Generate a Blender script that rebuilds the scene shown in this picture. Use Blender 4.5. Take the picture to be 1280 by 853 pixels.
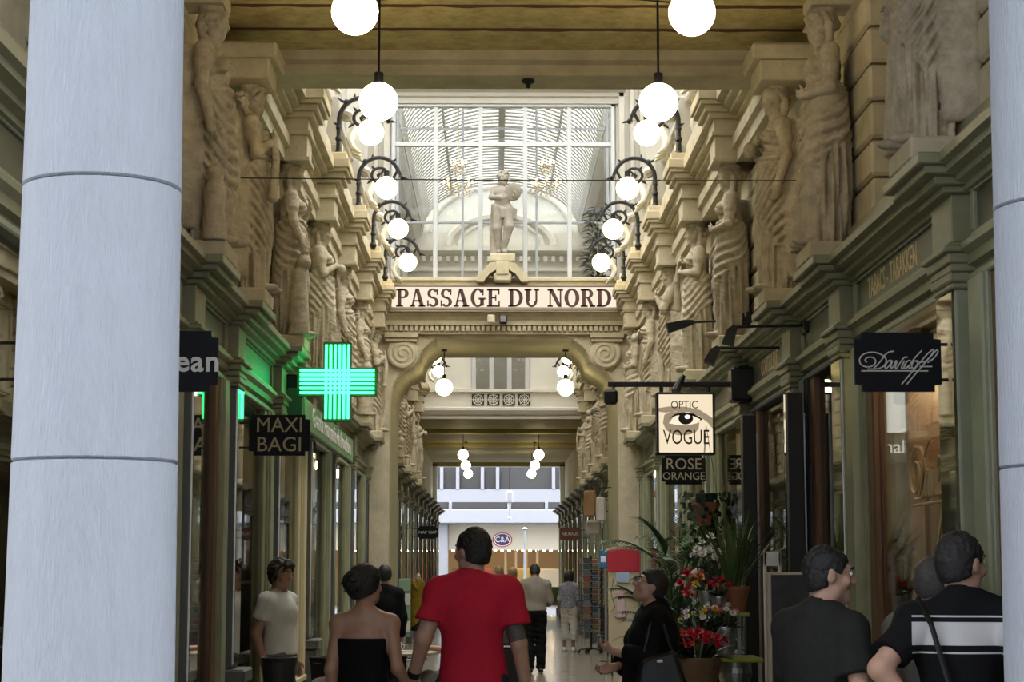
import bpy, math, random, time
import numpy as np
from mathutils import Vector, Matrix
T0 = time.time()
random.seed(7); rng = np.random.default_rng(7)
SC = bpy.context.scene; COL = SC.collection
for o in list(bpy.data.objects): bpy.data.objects.remove(o)

# ------------------------------------------------------------------ camera
FPX, HZ, VX, HC = 2300.0, 710.0, 618.0, 1.64
PITCH = math.atan((HZ - 426.5) / FPX); YAW = math.atan((640 - VX) / FPX * math.cos(PITCH))
cd = bpy.data.cameras.new('camera'); cam = bpy.data.objects.new('camera', cd); COL.objects.link(cam)
cd.sensor_width = 36; cd.lens = 36 * FPX / 1280; cd.clip_start = .05; cd.clip_end = 400
cam.location = (0, 0, HC); cam.rotation_euler = (math.pi / 2 + PITCH, 0, -YAW); SC.camera = cam

# ------------------------------------------------------------------ overcast sky, exposure
w = bpy.data.worlds.new('sky'); SC.world = w; w.use_nodes = True
nt = w.node_tree; nt.nodes.clear()
wo = nt.nodes.new('ShaderNodeOutputWorld'); bg = nt.nodes.new('ShaderNodeBackground')
tc = nt.nodes.new('ShaderNodeTexCoord'); sx = nt.nodes.new('ShaderNodeSeparateXYZ'); rp = nt.nodes.new('ShaderNodeValToRGB')
nt.links.new(tc.outputs['Generated'], sx.inputs[0]); nt.links.new(sx.outputs['Z'], rp.inputs[0])
rp.color_ramp.elements[0].position = 0.0; rp.color_ramp.elements[0].color = (.80, .87, 1.0, 1)
rp.color_ramp.elements[1].position = 1.0; rp.color_ramp.elements[1].color = (.93, .96, 1.0, 1)
nt.links.new(rp.outputs[0], bg.inputs[0]); bg.inputs[1].default_value = 5.2; nt.links.new(bg.outputs[0], wo.inputs[0])
SC.view_settings.view_transform = 'Standard'; SC.view_settings.look = 'None'
SC.view_settings.exposure = 0.30; SC.view_settings.gamma = 1.0; SC.view_settings.use_curve_mapping = False
SC.cycles.use_denoising = True
SC.cycles.max_bounces = 8; SC.cycles.diffuse_bounces = 4; SC.cycles.glossy_bounces = 4
SC.cycles.transparent_max_bounces = 16; SC.cycles.transmission_bounces = 4
SC.cycles.caustics_reflective = False; SC.cycles.caustics_refractive = False
SC.cycles.sample_clamp_indirect = 4.0

# ------------------------------------------------------------------ projection helper (points in metres on a plane Y = const)
_cy, _sy, _cp, _sp = math.cos(YAW), math.sin(YAW), math.cos(PITCH), math.sin(PITCH)
_fw = np.array([_sy * _cp, _cy * _cp, _sp]); _rt = np.array([_cy, -_sy, 0]); _up = np.cross(_rt, _fw)
def atY(px, py, Y):
    d = _fw * FPX + _rt * (px - 640) - _up * (py - 426.5); t = Y / d[1]
    return d[0] * t, HC + d[2] * t

# ------------------------------------------------------------------ materials
MATS = {}
def mat(name, col, rough=.6, metal=0, noise=0, nscale=6, col2=None, bump=0, bscale=40, spec=None, stretch=None, emit=None, estr=0, coat=0):
    if name in MATS: return MATS[name]
    m = bpy.data.materials.new(name); m.use_nodes = True; t = m.node_tree; N = t.nodes; L = t.links
    b = N['Principled BSDF']; c = (*col, 1)
    b.inputs['Base Color'].default_value = c; b.inputs['Roughness'].default_value = rough; b.inputs['Metallic'].default_value = metal
    if spec is not None: b.inputs['Specular IOR Level'].default_value = spec
    if coat: b.inputs['Coat Weight'].default_value = coat; b.inputs['Coat Roughness'].default_value = .1
    if emit: b.inputs['Emission Color'].default_value = (*emit, 1); b.inputs['Emission Strength'].default_value = estr
    if noise or bump:
        tcn = N.new('ShaderNodeTexCoord'); mp = N.new('ShaderNodeMapping')
        gp = N.new('ShaderNodeNewGeometry')
        L.new(gp.outputs['Position'] if not stretch else tcn.outputs['Object'], mp.inputs[0])
        if stretch: mp.inputs['Scale'].default_value = stretch
    if noise:
        n = N.new('ShaderNodeTexNoise'); n.inputs['Scale'].default_value = nscale; n.inputs['Detail'].default_value = 6; n.inputs['Roughness'].default_value = .65
        L.new(mp.outputs[0], n.inputs['Vector'])
        r = N.new('ShaderNodeValToRGB'); r.color_ramp.elements[0].position = .3; r.color_ramp.elements[1].position = .7
        c2 = col2 or tuple(x * (1 - noise) for x in col)
        r.color_ramp.elements[0].color = (*c2, 1); r.color_ramp.elements[1].color = c
        L.new(n.outputs['Fac'], r.inputs[0]); L.new(r.outputs[0], b.inputs['Base Color'])
    if bump:
        n2 = N.new('ShaderNodeTexNoise'); n2.inputs['Scale'].default_value = bscale; n2.inputs['Detail'].default_value = 4
        L.new(mp.outputs[0], n2.inputs['Vector']); bu = N.new('ShaderNodeBump'); bu.inputs['Strength'].default_value = bump; bu.inputs['Distance'].default_value = .02
        L.new(n2.outputs['Fac'], bu.inputs['Height']); L.new(bu.outputs[0], b.inputs['Normal'])
    MATS[name] = m; return m
def emis(name, col, s):
    if name in MATS: return MATS[name]
    m = bpy.data.materials.new(name); m.use_nodes = True; t = m.node_tree; t.nodes.clear()
    o = t.nodes.new('ShaderNodeOutputMaterial'); e = t.nodes.new('ShaderNodeEmission'); e.inputs[0].default_value = (*col, 1); e.inputs[1].default_value = s
    t.links.new(e.outputs[0], o.inputs[0]); MATS[name] = m; return m
def glass(name, tint=(.9, .93, .9), refl=1.0, rough=0.0, ior=1.5):
    m = bpy.data.materials.new(name); m.use_nodes = True; t = m.node_tree; t.nodes.clear(); N = t.nodes
    o = N.new('ShaderNodeOutputMaterial'); tr = N.new('ShaderNodeBsdfTransparent'); gl = N.new('ShaderNodeBsdfGlossy'); mx = N.new('ShaderNodeMixShader'); fr = N.new('ShaderNodeFresnel')
    mu = N.new('ShaderNodeMath'); mu.operation = 'MULTIPLY'; mu.inputs[1].default_value = refl; mu.use_clamp = True
    tr.inputs[0].default_value = (*tint, 1); gl.inputs['Roughness'].default_value = rough; fr.inputs[0].default_value = ior
    t.links.new(fr.outputs[0], mu.inputs[0]); t.links.new(mu.outputs[0], mx.inputs[0]); t.links.new(tr.outputs[0], mx.inputs[1]); t.links.new(gl.outputs[0], mx.inputs[2]); t.links.new(mx.outputs[0], o.inputs[0])
    MATS[name] = m; return m
STONE = mat('stone', (.66, .58, .41), .8, noise=.3, nscale=3, bump=.25, bscale=25, col2=(.42, .36, .235))
STATUE = mat('statue_stone', (.60, .52, .38), .75, noise=.4, nscale=9, col2=(.33, .27, .18), bump=.3, bscale=60)
PLASTER = mat('plaster', (.58, .545, .46), .8, noise=.15, nscale=2, bump=.1)
UPPER = mat('upper_plaster', (.50, .47, .40), .8, noise=.12, nscale=2)
OCHRE = mat('ochre_plaster', (.66, .54, .25), .85, noise=.5, nscale=7, col2=(.36, .27, .10), bump=.5, bscale=14)
RUST = mat('rust_joint', (.10, .045, .025), .9)
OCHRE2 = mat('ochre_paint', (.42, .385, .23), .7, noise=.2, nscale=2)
GREEN = mat('green_paint', (.29, .28, .165), .45, noise=.3, nscale=5)
GREEN2 = mat('grey_green_paint', (.30, .31, .20), .4, noise=.25, nscale=5)
PANEL = mat('sign_panel_paint', (.055, .06, .04), .4)
GOLD = mat('gilt_letter', (.72, .56, .28), .4, metal=.3)
WOOD = mat('brown_wood', (.17, .085, .042), .4, noise=.4, nscale=8, stretch=(12, 12, 1))
WOODL = mat('light_wood', (.42, .26, .12), .45, noise=.3, nscale=6, stretch=(10, 10, 1))
BLUESTONE = mat('blue_stone', (.115, .115, .115), .5, noise=.3, nscale=6)
BLACK = mat('black_metal', (.012, .012, .013), .4, metal=.4)
BLACKM = mat('black_matt', (.016, .016, .018), .6)
IRON = mat('wrought_iron', (.02, .019, .02), .45, metal=.5)
MIRROR = mat('mirror', (.82, .84, .80), .03, metal=1)
GLASS = glass('window_glass', (.88, .90, .87), .6)
CLEAR = bpy.data.materials.new('skylight_glass'); CLEAR.use_nodes = True; _t = CLEAR.node_tree; _t.nodes.clear()
_o = _t.nodes.new('ShaderNodeOutputMaterial'); _a = _t.nodes.new('ShaderNodeBsdfTransparent'); _b = _t.nodes.new('ShaderNodeBsdfTranslucent'); _m = _t.nodes.new('ShaderNodeMixShader')
_a.inputs[0].default_value = (.96, .93, .86, 1); _b.inputs[0].default_value = (.95, .90, .80, 1); _m.inputs[0].default_value = .5
_t.links.new(_a.outputs[0], _m.inputs[1]); _t.links.new(_b.outputs[0], _m.inputs[2]); _t.links.new(_m.outputs[0], _o.inputs[0])
TINT = glass('hall_glass', (.88, .88, .86), .8)
GLOBE = emis('globe_light', (1.0, .84, .52), 12)
WHITEM = mat('white_metal', (.52, .53, .53), .4)
WHITEP = mat('white_paint', (.78, .78, .76), .6)
CREAM = mat('cream_paint', (.62, .52, .33), .5, noise=.1)
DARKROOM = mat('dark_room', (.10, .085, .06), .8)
COLUMN = mat('column_stone', (.29, .308, .342), .75, noise=.10, nscale=30, bump=.4, bscale=130, stretch=(1, 1, .15))
TERRA = mat('terracotta', (.42, .16, .08), .8, noise=.2)
LEAF = mat('leaf', (.035, .085, .020), .65, noise=.4, nscale=9)
LEAF2 = mat('leaf_light', (.085, .15, .035), .65, noise=.4, nscale=9)
LEAFD = mat('leaf_dark', (.016, .042, .014), .5, noise=.4, nscale=9)
STEEL = mat('zinc', (.45, .46, .46), .35, metal=.8, noise=.2)

# ------------------------------------------------------------------ mesh builder
class MB:
    def __init__(s, xf=None, flip=False): s.v = []; s.f = []; s.m = []; s.xf = xf; s.flip = flip
    def add(s, vs, fs, m=0):
        b = len(s.v)
        s.v += [s.xf(*p) for p in vs] if s.xf else [tuple(p) for p in vs]
        for f in fs:
            g = [b + i for i in f]
            s.f.append(g[::-1] if s.flip else g); s.m.append(m)
        return s
    def box(s, x0, x1, y0, y1, z0, z1, m=0):
        v = [(x0, y0, z0), (x1, y0, z0), (x1, y1, z0), (x0, y1, z0), (x0, y0, z1), (x1, y0, z1), (x1, y1, z1), (x0, y1, z1)]
        return s.add(v, [(0, 3, 2, 1), (4, 5, 6, 7), (0, 1, 5, 4), (1, 2, 6, 5), (2, 3, 7, 6), (3, 0, 4, 7)], m)
    def bev(s, x0, x1, y0, y1, z0, z1, c=.01, m=0):
        """box with all twelve edges chamfered"""
        X, Y, Z = (x0, x1), (y0, y1), (z0, z1); v = []; idx = {}
        for i in (0, 1):
            for j in (0, 1):
                for k in (0, 1):
                    a = c if i == 0 else -c; b = c if j == 0 else -c; d = c if k == 0 else -c
                    idx[i, j, k, 0] = len(v); v.append((X[i], Y[j] + b, Z[k] + d))
                    idx[i, j, k, 1] = len(v); v.append((X[i] + a, Y[j], Z[k] + d))
                    idx[i, j, k, 2] = len(v); v.append((X[i] + a, Y[j] + b, Z[k]))
        F = []
        def q(l, c0):
            p = [np.array(v[i]) for i in l]; n = np.cross(p[1] - p[0], p[2] - p[0]); cc = sum(p) / len(p)
            if np.dot(n, cc - c0) < 0: l = l[::-1]
            F.append(l)
        c0 = np.array([(x0 + x1) / 2, (y0 + y1) / 2, (z0 + z1) / 2]); R = (0, 1)
        for t in R:
            q([idx[t, 0, 0, 0], idx[t, 1, 0, 0], idx[t, 1, 1, 0], idx[t, 0, 1, 0]], c0)
            q([idx[0, t, 0, 1], idx[1, t, 0, 1], idx[1, t, 1, 1], idx[0, t, 1, 1]], c0)
            q([idx[0, 0, t, 2], idx[1, 0, t, 2], idx[1, 1, t, 2], idx[0, 1, t, 2]], c0)
            for u in R:
                q([idx[0, t, u, 1], idx[1, t, u, 1], idx[1, t, u, 2], idx[0, t, u, 2]], c0)
                q([idx[t, 0, u, 0], idx[t, 1, u, 0], idx[t, 1, u, 2], idx[t, 0, u, 2]], c0)
                q([idx[t, u, 0, 0], idx[t, u, 1, 0], idx[t, u, 1, 1], idx[t, u, 0, 1]], c0)
                for x in R: q([idx[t, u, x, 0], idx[t, u, x, 1], idx[t, u, x, 2]], c0)
        return s.add(v, F, m)
    def prism(s, poly, d0, d1, axis='y', m=0):
        """polygon in the plane across `axis`, extruded d0..d1. poly pairs: y->(x,z)  x->(y,z)  z->(x,y)"""
        mk = {'y': lambda p, d: (p[0], d, p[1]), 'x': lambda p, d: (d, p[0], p[1]), 'z': lambda p, d: (p[0], p[1], d)}[axis]
        n = len(poly); ar = sum(poly[i][0] * poly[(i + 1) % n][1] - poly[(i + 1) % n][0] * poly[i][1] for i in range(n))
        if (ar > 0) == (axis == 'y'): poly = poly[::-1]
        v = [mk(p, d0) for p in poly] + [mk(p, d1) for p in poly]
        return s.add(v, [tuple(range(n))[::-1], tuple(range(n, 2 * n))] + [(i, (i + 1) % n, n + (i + 1) % n, n + i) for i in range(n)], m)
    def tube(s, pts, r, n=8, m=0, cap=True):
        pts = [Vector(p) for p in pts]; k = len(pts); rs = [r] * k if not hasattr(r, '__len__') else list(r)
        v = []; a = None
        for i, p in enumerate(pts):
            d = (pts[min(i + 1, k - 1)] - pts[max(i - 1, 0)]).normalized()
            if a is None: a = d.orthogonal().normalized()
            a = (a - d * a.dot(d)); a = a.normalized() if a.length > 1e-6 else d.orthogonal().normalized(); b = d.cross(a)
            for j in range(n):
                t = 2 * math.pi * j / n; v.append(tuple(p + (a * math.cos(t) + b * math.sin(t)) * rs[i]))
        F = [(i * n + j, i * n + (j + 1) % n, (i + 1) * n + (j + 1) % n, (i + 1) * n + j) for i in range(k - 1) for j in range(n)]
        if cap: F += [tuple(range(n))[::-1], tuple(range((k - 1) * n, k * n))]
        return s.add(v, F, m)
    def lathe(s, prof, c=(0, 0, 0), n=20, m=0, cap=True, sx=1, sy=1):
        v = [(c[0] + r * sx * math.cos(2 * math.pi * j / n), c[1] + r * sy * math.sin(2 * math.pi * j / n), c[2] + z) for r, z in prof for j in range(n)]
        k = len(prof)
        F = [(i * n + j, i * n + (j + 1) % n, (i + 1) * n + (j + 1) % n, (i + 1) * n + j) for i in range(k - 1) for j in range(n)]
        if cap: F += [tuple(range(n))[::-1], tuple(range((k - 1) * n, k * n))]
        return s.add(v, F, m)
    def ball(s, c, r, n=16, m=0, sc=(1, 1, 1)):
        h = n // 2; v = [(c[0], c[1], c[2] - r * sc[2])]
        for i in range(1, h):
            p = -math.pi / 2 + math.pi * i / h
            v += [(c[0] + r * sc[0] * math.cos(p) * math.cos(2 * math.pi * j / n), c[1] + r * sc[1] * math.cos(p) * math.sin(2 * math.pi * j / n), c[2] + r * sc[2] * math.sin(p)) for j in range(n)]
        v.append((c[0], c[1], c[2] + r * sc[2])); e = len(v) - 1
        F = [(0, 1 + (j + 1) % n, 1 + j) for j in range(n)] + [(e, 1 + (h - 2) * n + j, 1 + (h - 2) * n + (j + 1) % n) for j in range(n)]
        F += [(1 + i * n + j, 1 + i * n + (j + 1) % n, 1 + (i + 1) * n + (j + 1) % n, 1 + (i + 1) * n + j) for i in range(h - 2) for j in range(n)]
        return s.add(v, F, m)
    def build(s, name, mats, parent=None, world=True, smooth=None, kind=None):
        me = bpy.data.meshes.new(name); v = np.array(s.v, dtype=float)
        if parent is not None and world: v = v - np.array(parent.get('org', (0, 0, 0)))
        me.from_pydata(v.tolist(), [], s.f)
        for q in (mats if isinstance(mats, (list, tuple)) else [mats]): me.materials.append(q)
        if any(s.m): me.polygons.foreach_set('material_index', s.m)
        if smooth:
            me.polygons.foreach_set('use_smooth', [True] * len(me.polygons)); me.set_sharp_from_angle(angle=math.radians(smooth))
        me.update(); o = bpy.data.objects.new(name, me); COL.objects.link(o)
        if parent is not None: o.parent = parent
        if kind: o['kind'] = kind
        return o
def thing(name, label, cat, loc=(0, 0, 0), rz=0, group=None):
    o = bpy.data.objects.new(name, None); COL.objects.link(o); o.location = loc; o.rotation_euler = (0, 0, rz); o.empty_display_size = .1
    o['label'] = label; o['category'] = cat; o['org'] = tuple(loc)
    if group: o['group'] = group
    return o
def tag(o, label, cat, group=None):
    o['label'] = label; o['category'] = cat
    if group: o['group'] = group
    return o
def struct(o): o['kind'] = 'structure'; return o
def holder(name):
    o = bpy.data.objects.new(name, None); COL.objects.link(o); o['kind'] = 'structure'; o['org'] = (0, 0, 0); return o
KIDS = {}
def dup(root, loc=None, rz=None, label=None, group=None, scale=None):
    r = root.copy(); COL.objects.link(r)
    if loc is not None: r.location = loc; r['org'] = tuple(loc)
    if rz is not None: r.rotation_euler = (0, 0, rz)
    if scale is not None: r.scale = scale if hasattr(scale, '__len__') else (scale,) * 3
    if label: r['label'] = label
    if group: r['group'] = group
    for ch in list(root.children):
        c = ch.copy(); COL.objects.link(c); c.parent = r
        for g in list(ch.children):
            d = g.copy(); COL.objects.link(d); d.parent = c
    return r
def copy_part(o, loc, parent=None):
    c = o.copy(); COL.objects.link(c); c.location = loc
    if parent: c.parent = parent
    return c
def text_mesh(txt, size, ext=.004, bold=0.0, sx=1.0, shear=0.0, space=1.0, align='CENTER'):
    """flat lettering in the XZ plane, centred, facing -Y; returns (verts, faces)"""
    cu = bpy.data.curves.new('t', 'FONT'); cu.body = txt; cu.size = size; cu.extrude = ext; cu.align_x = align; cu.align_y = 'CENTER'
    cu.offset = bold; cu.shear = shear; cu.space_character = space; cu.resolution_u = 3
    ob = bpy.data.objects.new('t', cu); me = bpy.data.meshes.new_from_object(ob)
    v = [(p.co.x * sx, -p.co.z, p.co.y) for p in me.vertices]; f = [tuple(p.vertices) for p in me.polygons]
    bpy.data.objects.remove(ob); bpy.data.curves.remove(cu); bpy.data.meshes.remove(me)
    return v, f
def put_text(mb, txt, size, origin, ux=(1, 0, 0), uz=(0, 0, 1), m=0, **k):
    """lettering laid on a plane: ux is the reading direction, uz is up, the face looks along -(uz x ux)... placed at origin"""
    v, f = text_mesh(txt, size, **k); ux = Vector(ux).normalized(); uz = Vector(uz).normalized(); n = uz.cross(ux)
    o = Vector(origin); mb.add([tuple(o + ux * a + uz * c + n * b) for a, b, c in v], f, m)
XC = .15
def side(sg): return dict(xf=(lambda u, y, z: (XC + sg * u, y, z)), flip=sg < 0)
ORD = ['zeroth', 'first', 'second', 'third', 'fourth', 'fifth', 'sixth', 'seventh', 'eighth', 'ninth', 'tenth', 'eleventh', 'twelfth', 'thirteenth', 'fourteenth', 'fifteenth', 'sixteenth', 'seventeenth', 'eighteenth', 'nineteenth', 'twentieth']
# ------------------------------------------------------------------ implicit-surface modeller (one continuous surface per body)
class SDF:
    def __init__(s, lo, hi, h):
        s.lo = np.array(lo, float); s.h = h; s.n = np.ceil((np.array(hi) - s.lo) / h).astype(int) + 1
        s.f = np.full(tuple(s.n), .5, np.float32)
    def _sl(s, lo, hi):
        a = np.maximum(np.floor((np.array(lo) - s.lo) / s.h).astype(int), 0); b = np.minimum(np.ceil((np.array(hi) - s.lo) / s.h).astype(int) + 1, s.n)
        if np.any(b <= a): return None
        g = [(s.lo[i] + np.arange(a[i], b[i]) * s.h).astype(np.float32) for i in range(3)]
        return (slice(a[0], b[0]), slice(a[1], b[1]), slice(a[2], b[2])), g[0][:, None, None], g[1][None, :, None], g[2][None, None, :]
    def put(s, fn, lo, hi, k=.02, op='add'):
        mg = k + 2.5 * s.h; q = s._sl(np.array(lo) - mg, np.array(hi) + mg)
        if q is None: return s
        sl, X, Y, Z = q; d = fn(X, Y, Z); a = s.f[sl]
        if op == 'add':
            if k > 0: t = np.clip(.5 + .5 * (a - d) / k, 0, 1); s.f[sl] = a * (1 - t) + d * t - k * t * (1 - t)
            else: s.f[sl] = np.minimum(a, d)
        elif op == 'sub':
            d = -d
            if k > 0: t = np.clip(.5 - .5 * (a - d) / k, 0, 1); s.f[sl] = a * (1 - t) + d * t + k * t * (1 - t)
            else: s.f[sl] = np.maximum(a, d)
        elif op == 'warp': s.f[sl] = a + d
        return s
    def cap(s, a, b, ra, rb=None, k=.02, op='add', cut=False, sq=None):
        """tapered capsule; cut: flat at the b end; sq: squash factors about the axis (x,y,z)"""
        rb = ra if rb is None else rb; a = np.array(a, float); b = np.array(b, float); ba = b - a; L2 = max(float(ba @ ba), 1e-9); r = max(ra, rb)
        S = np.array(sq if sq else (1, 1, 1), float); ln = math.sqrt(L2); R = r * max(S)
        def fn(X, Y, Z):
            px, py, pz = X - a[0], Y - a[1], Z - a[2]; t0 = (px * ba[0] + py * ba[1] + pz * ba[2]) / L2; t = np.clip(t0, 0, 1)
            qx, qy, qz = (px - ba[0] * t) / S[0], (py - ba[1] * t) / S[1], (pz - ba[2] * t) / S[2]
            d = np.sqrt(qx * qx + qy * qy + qz * qz) - (ra + (rb - ra) * t)
            if sq: d = d * min(S)
            if cut: d = np.maximum(d, (t0 - 1) * ln)
            return d
        return s.put(fn, np.minimum(a, b) - R, np.maximum(a, b) + R, k, op)
    def ell(s, c, r, k=.02, op='add', rot=None):
        c = np.array(c, float); r = np.array(r if hasattr(r, '__len__') else (r, r, r), float); M = np.array(rot) if rot is not None else None; R = max(r) if M is not None else r
        def fn(X, Y, Z):
            x, y, z = X - c[0], Y - c[1], Z - c[2]
            if M is not None: x, y, z = M[0, 0] * x + M[1, 0] * y + M[2, 0] * z, M[0, 1] * x + M[1, 1] * y + M[2, 1] * z, M[0, 2] * x + M[1, 2] * y + M[2, 2] * z
            k0 = np.sqrt((x / r[0])**2 + (y / r[1])**2 + (z / r[2])**2); k1 = np.sqrt((x / r[0]**2)**2 + (y / r[1]**2)**2 + (z / r[2]**2)**2)
            return k0 * (k0 - 1) / np.maximum(k1, 1e-6)
        return s.put(fn, c - R, c + R, k, op)
    def chain(s, pts, rs, k=.02):
        for i in range(len(pts) - 1): s.cap(pts[i], pts[i + 1], rs[i], rs[i + 1], k)
        return s
    def half(s, n, p):
        """keep only the side where (x-p).n < 0"""
        n = np.array(n, float); n /= np.linalg.norm(n); p = np.array(p, float)
        q = s._sl(s.lo, s.lo + s.n * s.h); _, X, Y, Z = q
        s.f = np.maximum(s.f, ((X - p[0]) * n[0] + (Y - p[1]) * n[1] + (Z - p[2]) * n[2]).astype(np.float32)); return s
    def warp(s, fn):
        _, X, Y, Z = s._sl(s.lo, s.lo + s.n * s.h); s.f = s.f + fn(X, Y, Z).astype(np.float32); return s
    def mesh(s, smooth=1):
        f = np.pad(s.f, 1, constant_values=.5); ins = f < 0; nx, ny, nz = f.shape
        C = np.zeros((nx - 1, ny - 1, nz - 1), np.int8)
        for i in (0, 1):
            for j in (0, 1):
                for k in (0, 1): C += ins[i:nx - 1 + i, j:ny - 1 + j, k:nz - 1 + k]
        act = np.argwhere((C > 0) & (C < 8)); vid = np.full(C.shape, -1, np.int64); vid[tuple(act.T)] = np.arange(len(act))
        acc = np.zeros((len(act), 3)); cnt = np.zeros(len(act)); off = [(i, j, k) for i in (0, 1) for j in (0, 1) for k in (0, 1)]
        val = {o: f[act[:, 0] + o[0], act[:, 1] + o[1], act[:, 2] + o[2]].astype(float) for o in off}
        for o in off:
            for ax in range(3):
                if o[ax]: continue
                p = list(o); p[ax] = 1; a, b = val[o], val[tuple(p)]; mk = (a < 0) != (b < 0)
                t = np.where(mk, a / np.where(mk, a - b, 1), 0); pos = np.tile(np.array(o, float), (len(act), 1)); pos[:, ax] += t
                acc += pos * mk[:, None]; cnt += mk
        V = act + acc / np.maximum(cnt, 1)[:, None]; Q = []
        for ax in range(3):
            sl0 = [slice(None)] * 3; sl1 = [slice(None)] * 3; sl0[ax] = slice(0, -1); sl1[ax] = slice(1, None)
            a = ins[tuple(sl0)]; b = ins[tuple(sl1)]; e = np.argwhere(a != b); u, w_ = (ax + 1) % 3, (ax + 2) % 3
            ok = (e[:, u] > 0) & (e[:, w_] > 0) & (e[:, u] < C.shape[u]) & (e[:, w_] < C.shape[w_]); e = e[ok]
            def cell(du, dw): q = e.copy(); q[:, u] -= du; q[:, w_] -= dw; return vid[tuple(q.T)]
            q = np.stack([cell(1, 1), cell(0, 1), cell(0, 0), cell(1, 0)], 1); fl = ~ins[tuple(e.T)]; q[fl] = q[fl][:, ::-1]; Q.append(q)
        Q = np.concatenate(Q); Q = Q[(Q >= 0).all(1)]
        for _ in range(smooth):
            sm = np.zeros_like(V); c = np.zeros(len(V))
            for i in range(4):
                a, b = Q[:, i], Q[:, (i + 1) % 4]
                np.add.at(sm, a, V[b]); np.add.at(c, a, 1); np.add.at(sm, b, V[a]); np.add.at(c, b, 1)
            V = V * .5 + .5 * sm / np.maximum(c, 1)[:, None]
        return s.lo + (V - 1) * s.h, Q
def np_obj(name, V, Q, mats, parent=None, smooth=True, mi=None):
    me = bpy.data.meshes.new(name); me.vertices.add(len(V)); me.vertices.foreach_set('co', np.asarray(V, np.float32).ravel())
    me.loops.add(Q.size); me.loops.foreach_set('vertex_index', Q.ravel().astype(np.int32)); me.polygons.add(len(Q))
    me.polygons.foreach_set('loop_start', np.arange(0, Q.size, 4, dtype=np.int32))
    me.polygons.foreach_set('use_smooth', np.ones(len(Q), bool))
    for m in (mats if isinstance(mats, (list, tuple)) else [mats]): me.materials.append(m)
    if mi is not None: me.polygons.foreach_set('material_index', mi.astype(np.int32))
    me.update(calc_edges=True); me.validate()
    o = bpy.data.objects.new(name, me); COL.objects.link(o)
    if parent: o.parent = parent
    return o
def eul(rx, ry, rz): return np.array(Matrix.Rotation(rz, 3, 'Z') @ Matrix.Rotation(ry, 3, 'Y') @ Matrix.Rotation(rx, 3, 'X'))

# ------------------------------------------------------------------ heads and hands shared by people and statues
def head_sdf(S, c, R, k=1.0, female=False, nose=1.0, beard=False, eyes=True):
    """c: centre of the skull, R: 3x3 (columns right, forward, up), k: size"""
    g = lambda x, y, z: np.array(c) + R @ (np.array([x, y, z]) * k)
    S.ell(g(0, -.012, .022), np.array([.076, .094, .092]) * k, .02, rot=R)
    S.ell(g(0, .018, -.035), np.array([.062, .072, .078]) * k, .03, rot=R)
    S.ell(g(0, .052, -.092), np.array([.030, .030, .026]) * k, .025, rot=R)
    S.cap(g(-.045, .02, -.075), g(0, .058, -.098), .024 * k, .022 * k, .02); S.cap(g(.045, .02, -.075), g(0, .058, -.098), .024 * k, .022 * k, .02)
    S.cap(g(-.036, .078, .024), g(.036, .078, .024), .014 * k, .014 * k, .016)
    for sx in (-1, 1):
        if eyes: S.ell(g(sx * .033, .096, .004), np.array([.019, .016, .013]) * k, .010, 'sub', rot=R)
        S.ell(g(sx * .032, .080, .004), np.array([.014, .012, .011]) * k, .005, rot=R)
        S.ell(g(sx * .045, .066, -.03), np.array([.024, .02, .022]) * k, .02, rot=R)
        S.ell(g(sx * .078, -.006, -.005), np.array([.010, .022, .034]) * k, .008, rot=R)
    S.cap(g(0, .090, .012), g(0, .112 * nose, -.030), .009 * k, .014 * k, .010); S.ell(g(0, .100, -.034), np.array([.019, .013, .010]) * k, .008, rot=R)
    S.cap(g(-.02, .082, -.060), g(.02, .082, -.060), .009 * k, .009 * k, .008); S.cap(g(-.017, .082, -.073), g(.017, .082, -.073), .009 * k, .009 * k, .008)
    if beard: S.ell(g(0, .066, -.098), np.array([.03, .026, .03]) * k, .015, rot=R)
def hand_sdf(S, wrist, d, pn, k=1.0, curl=.5, grip=None, thumb_side=1):
    """d: hand direction, pn: palm normal; five separate fingers of unequal length, bent towards the palm"""
    d = np.array(d, float); d /= np.linalg.norm(d); pn = np.array(pn, float); pn -= d * (pn @ d); pn /= np.linalg.norm(pn); sd_ = np.cross(d, pn) * thumb_side
    w_ = np.array(wrist, float)
    M = np.stack([sd_, d, pn], 1)
    S.ell(w_ + d * .052 * k, np.array([.041, .056, .017]) * k, .012, rot=M); S.cap(w_ - d * .01, w_ + d * .03 * k, .025 * k, .024 * k, .012)
    for i, (off, ln) in enumerate(((.030, .070), (.0105, .078), (-.0095, .073), (-.0285, .058))):
        p0 = w_ + d * (.088 + (.004 if i in (1, 2) else -.003)) * k + sd_ * off * k; a = curl * (.7 + .12 * i)
        e = d * math.cos(a) + pn * math.sin(a); p1 = p0 + e * ln * .5 * k
        e2 = d * math.cos(a * 2.1) + pn * math.sin(a * 2.1); p2 = p1 + e2 * ln * .32 * k; e3 = d * math.cos(a * 2.9) + pn * math.sin(a * 2.9); p3 = p2 + e3 * ln * .22 * k
        S.chain([p0 - d * .02 * k, p0, p1, p2, p3], [.0095 * k, .0095 * k, .0088 * k, .008 * k, .007 * k], .003)
    b = w_ + d * .028 * k + sd_ * .030 * k; t1 = b + (sd_ * .75 + d * .6 + pn * .25) * .034 * k; t2 = t1 + (d * .9 + sd_ * .25 + pn * .35) * .030 * k; t3 = t2 + (d + pn * .45) * .020 * k
    S.chain([w_ + d * .018 * k + sd_ * .014 * k, b, t1, t2, t3], [.015 * k, .0135 * k, .0105 * k, .0098 * k, .008 * k], .006)
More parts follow.
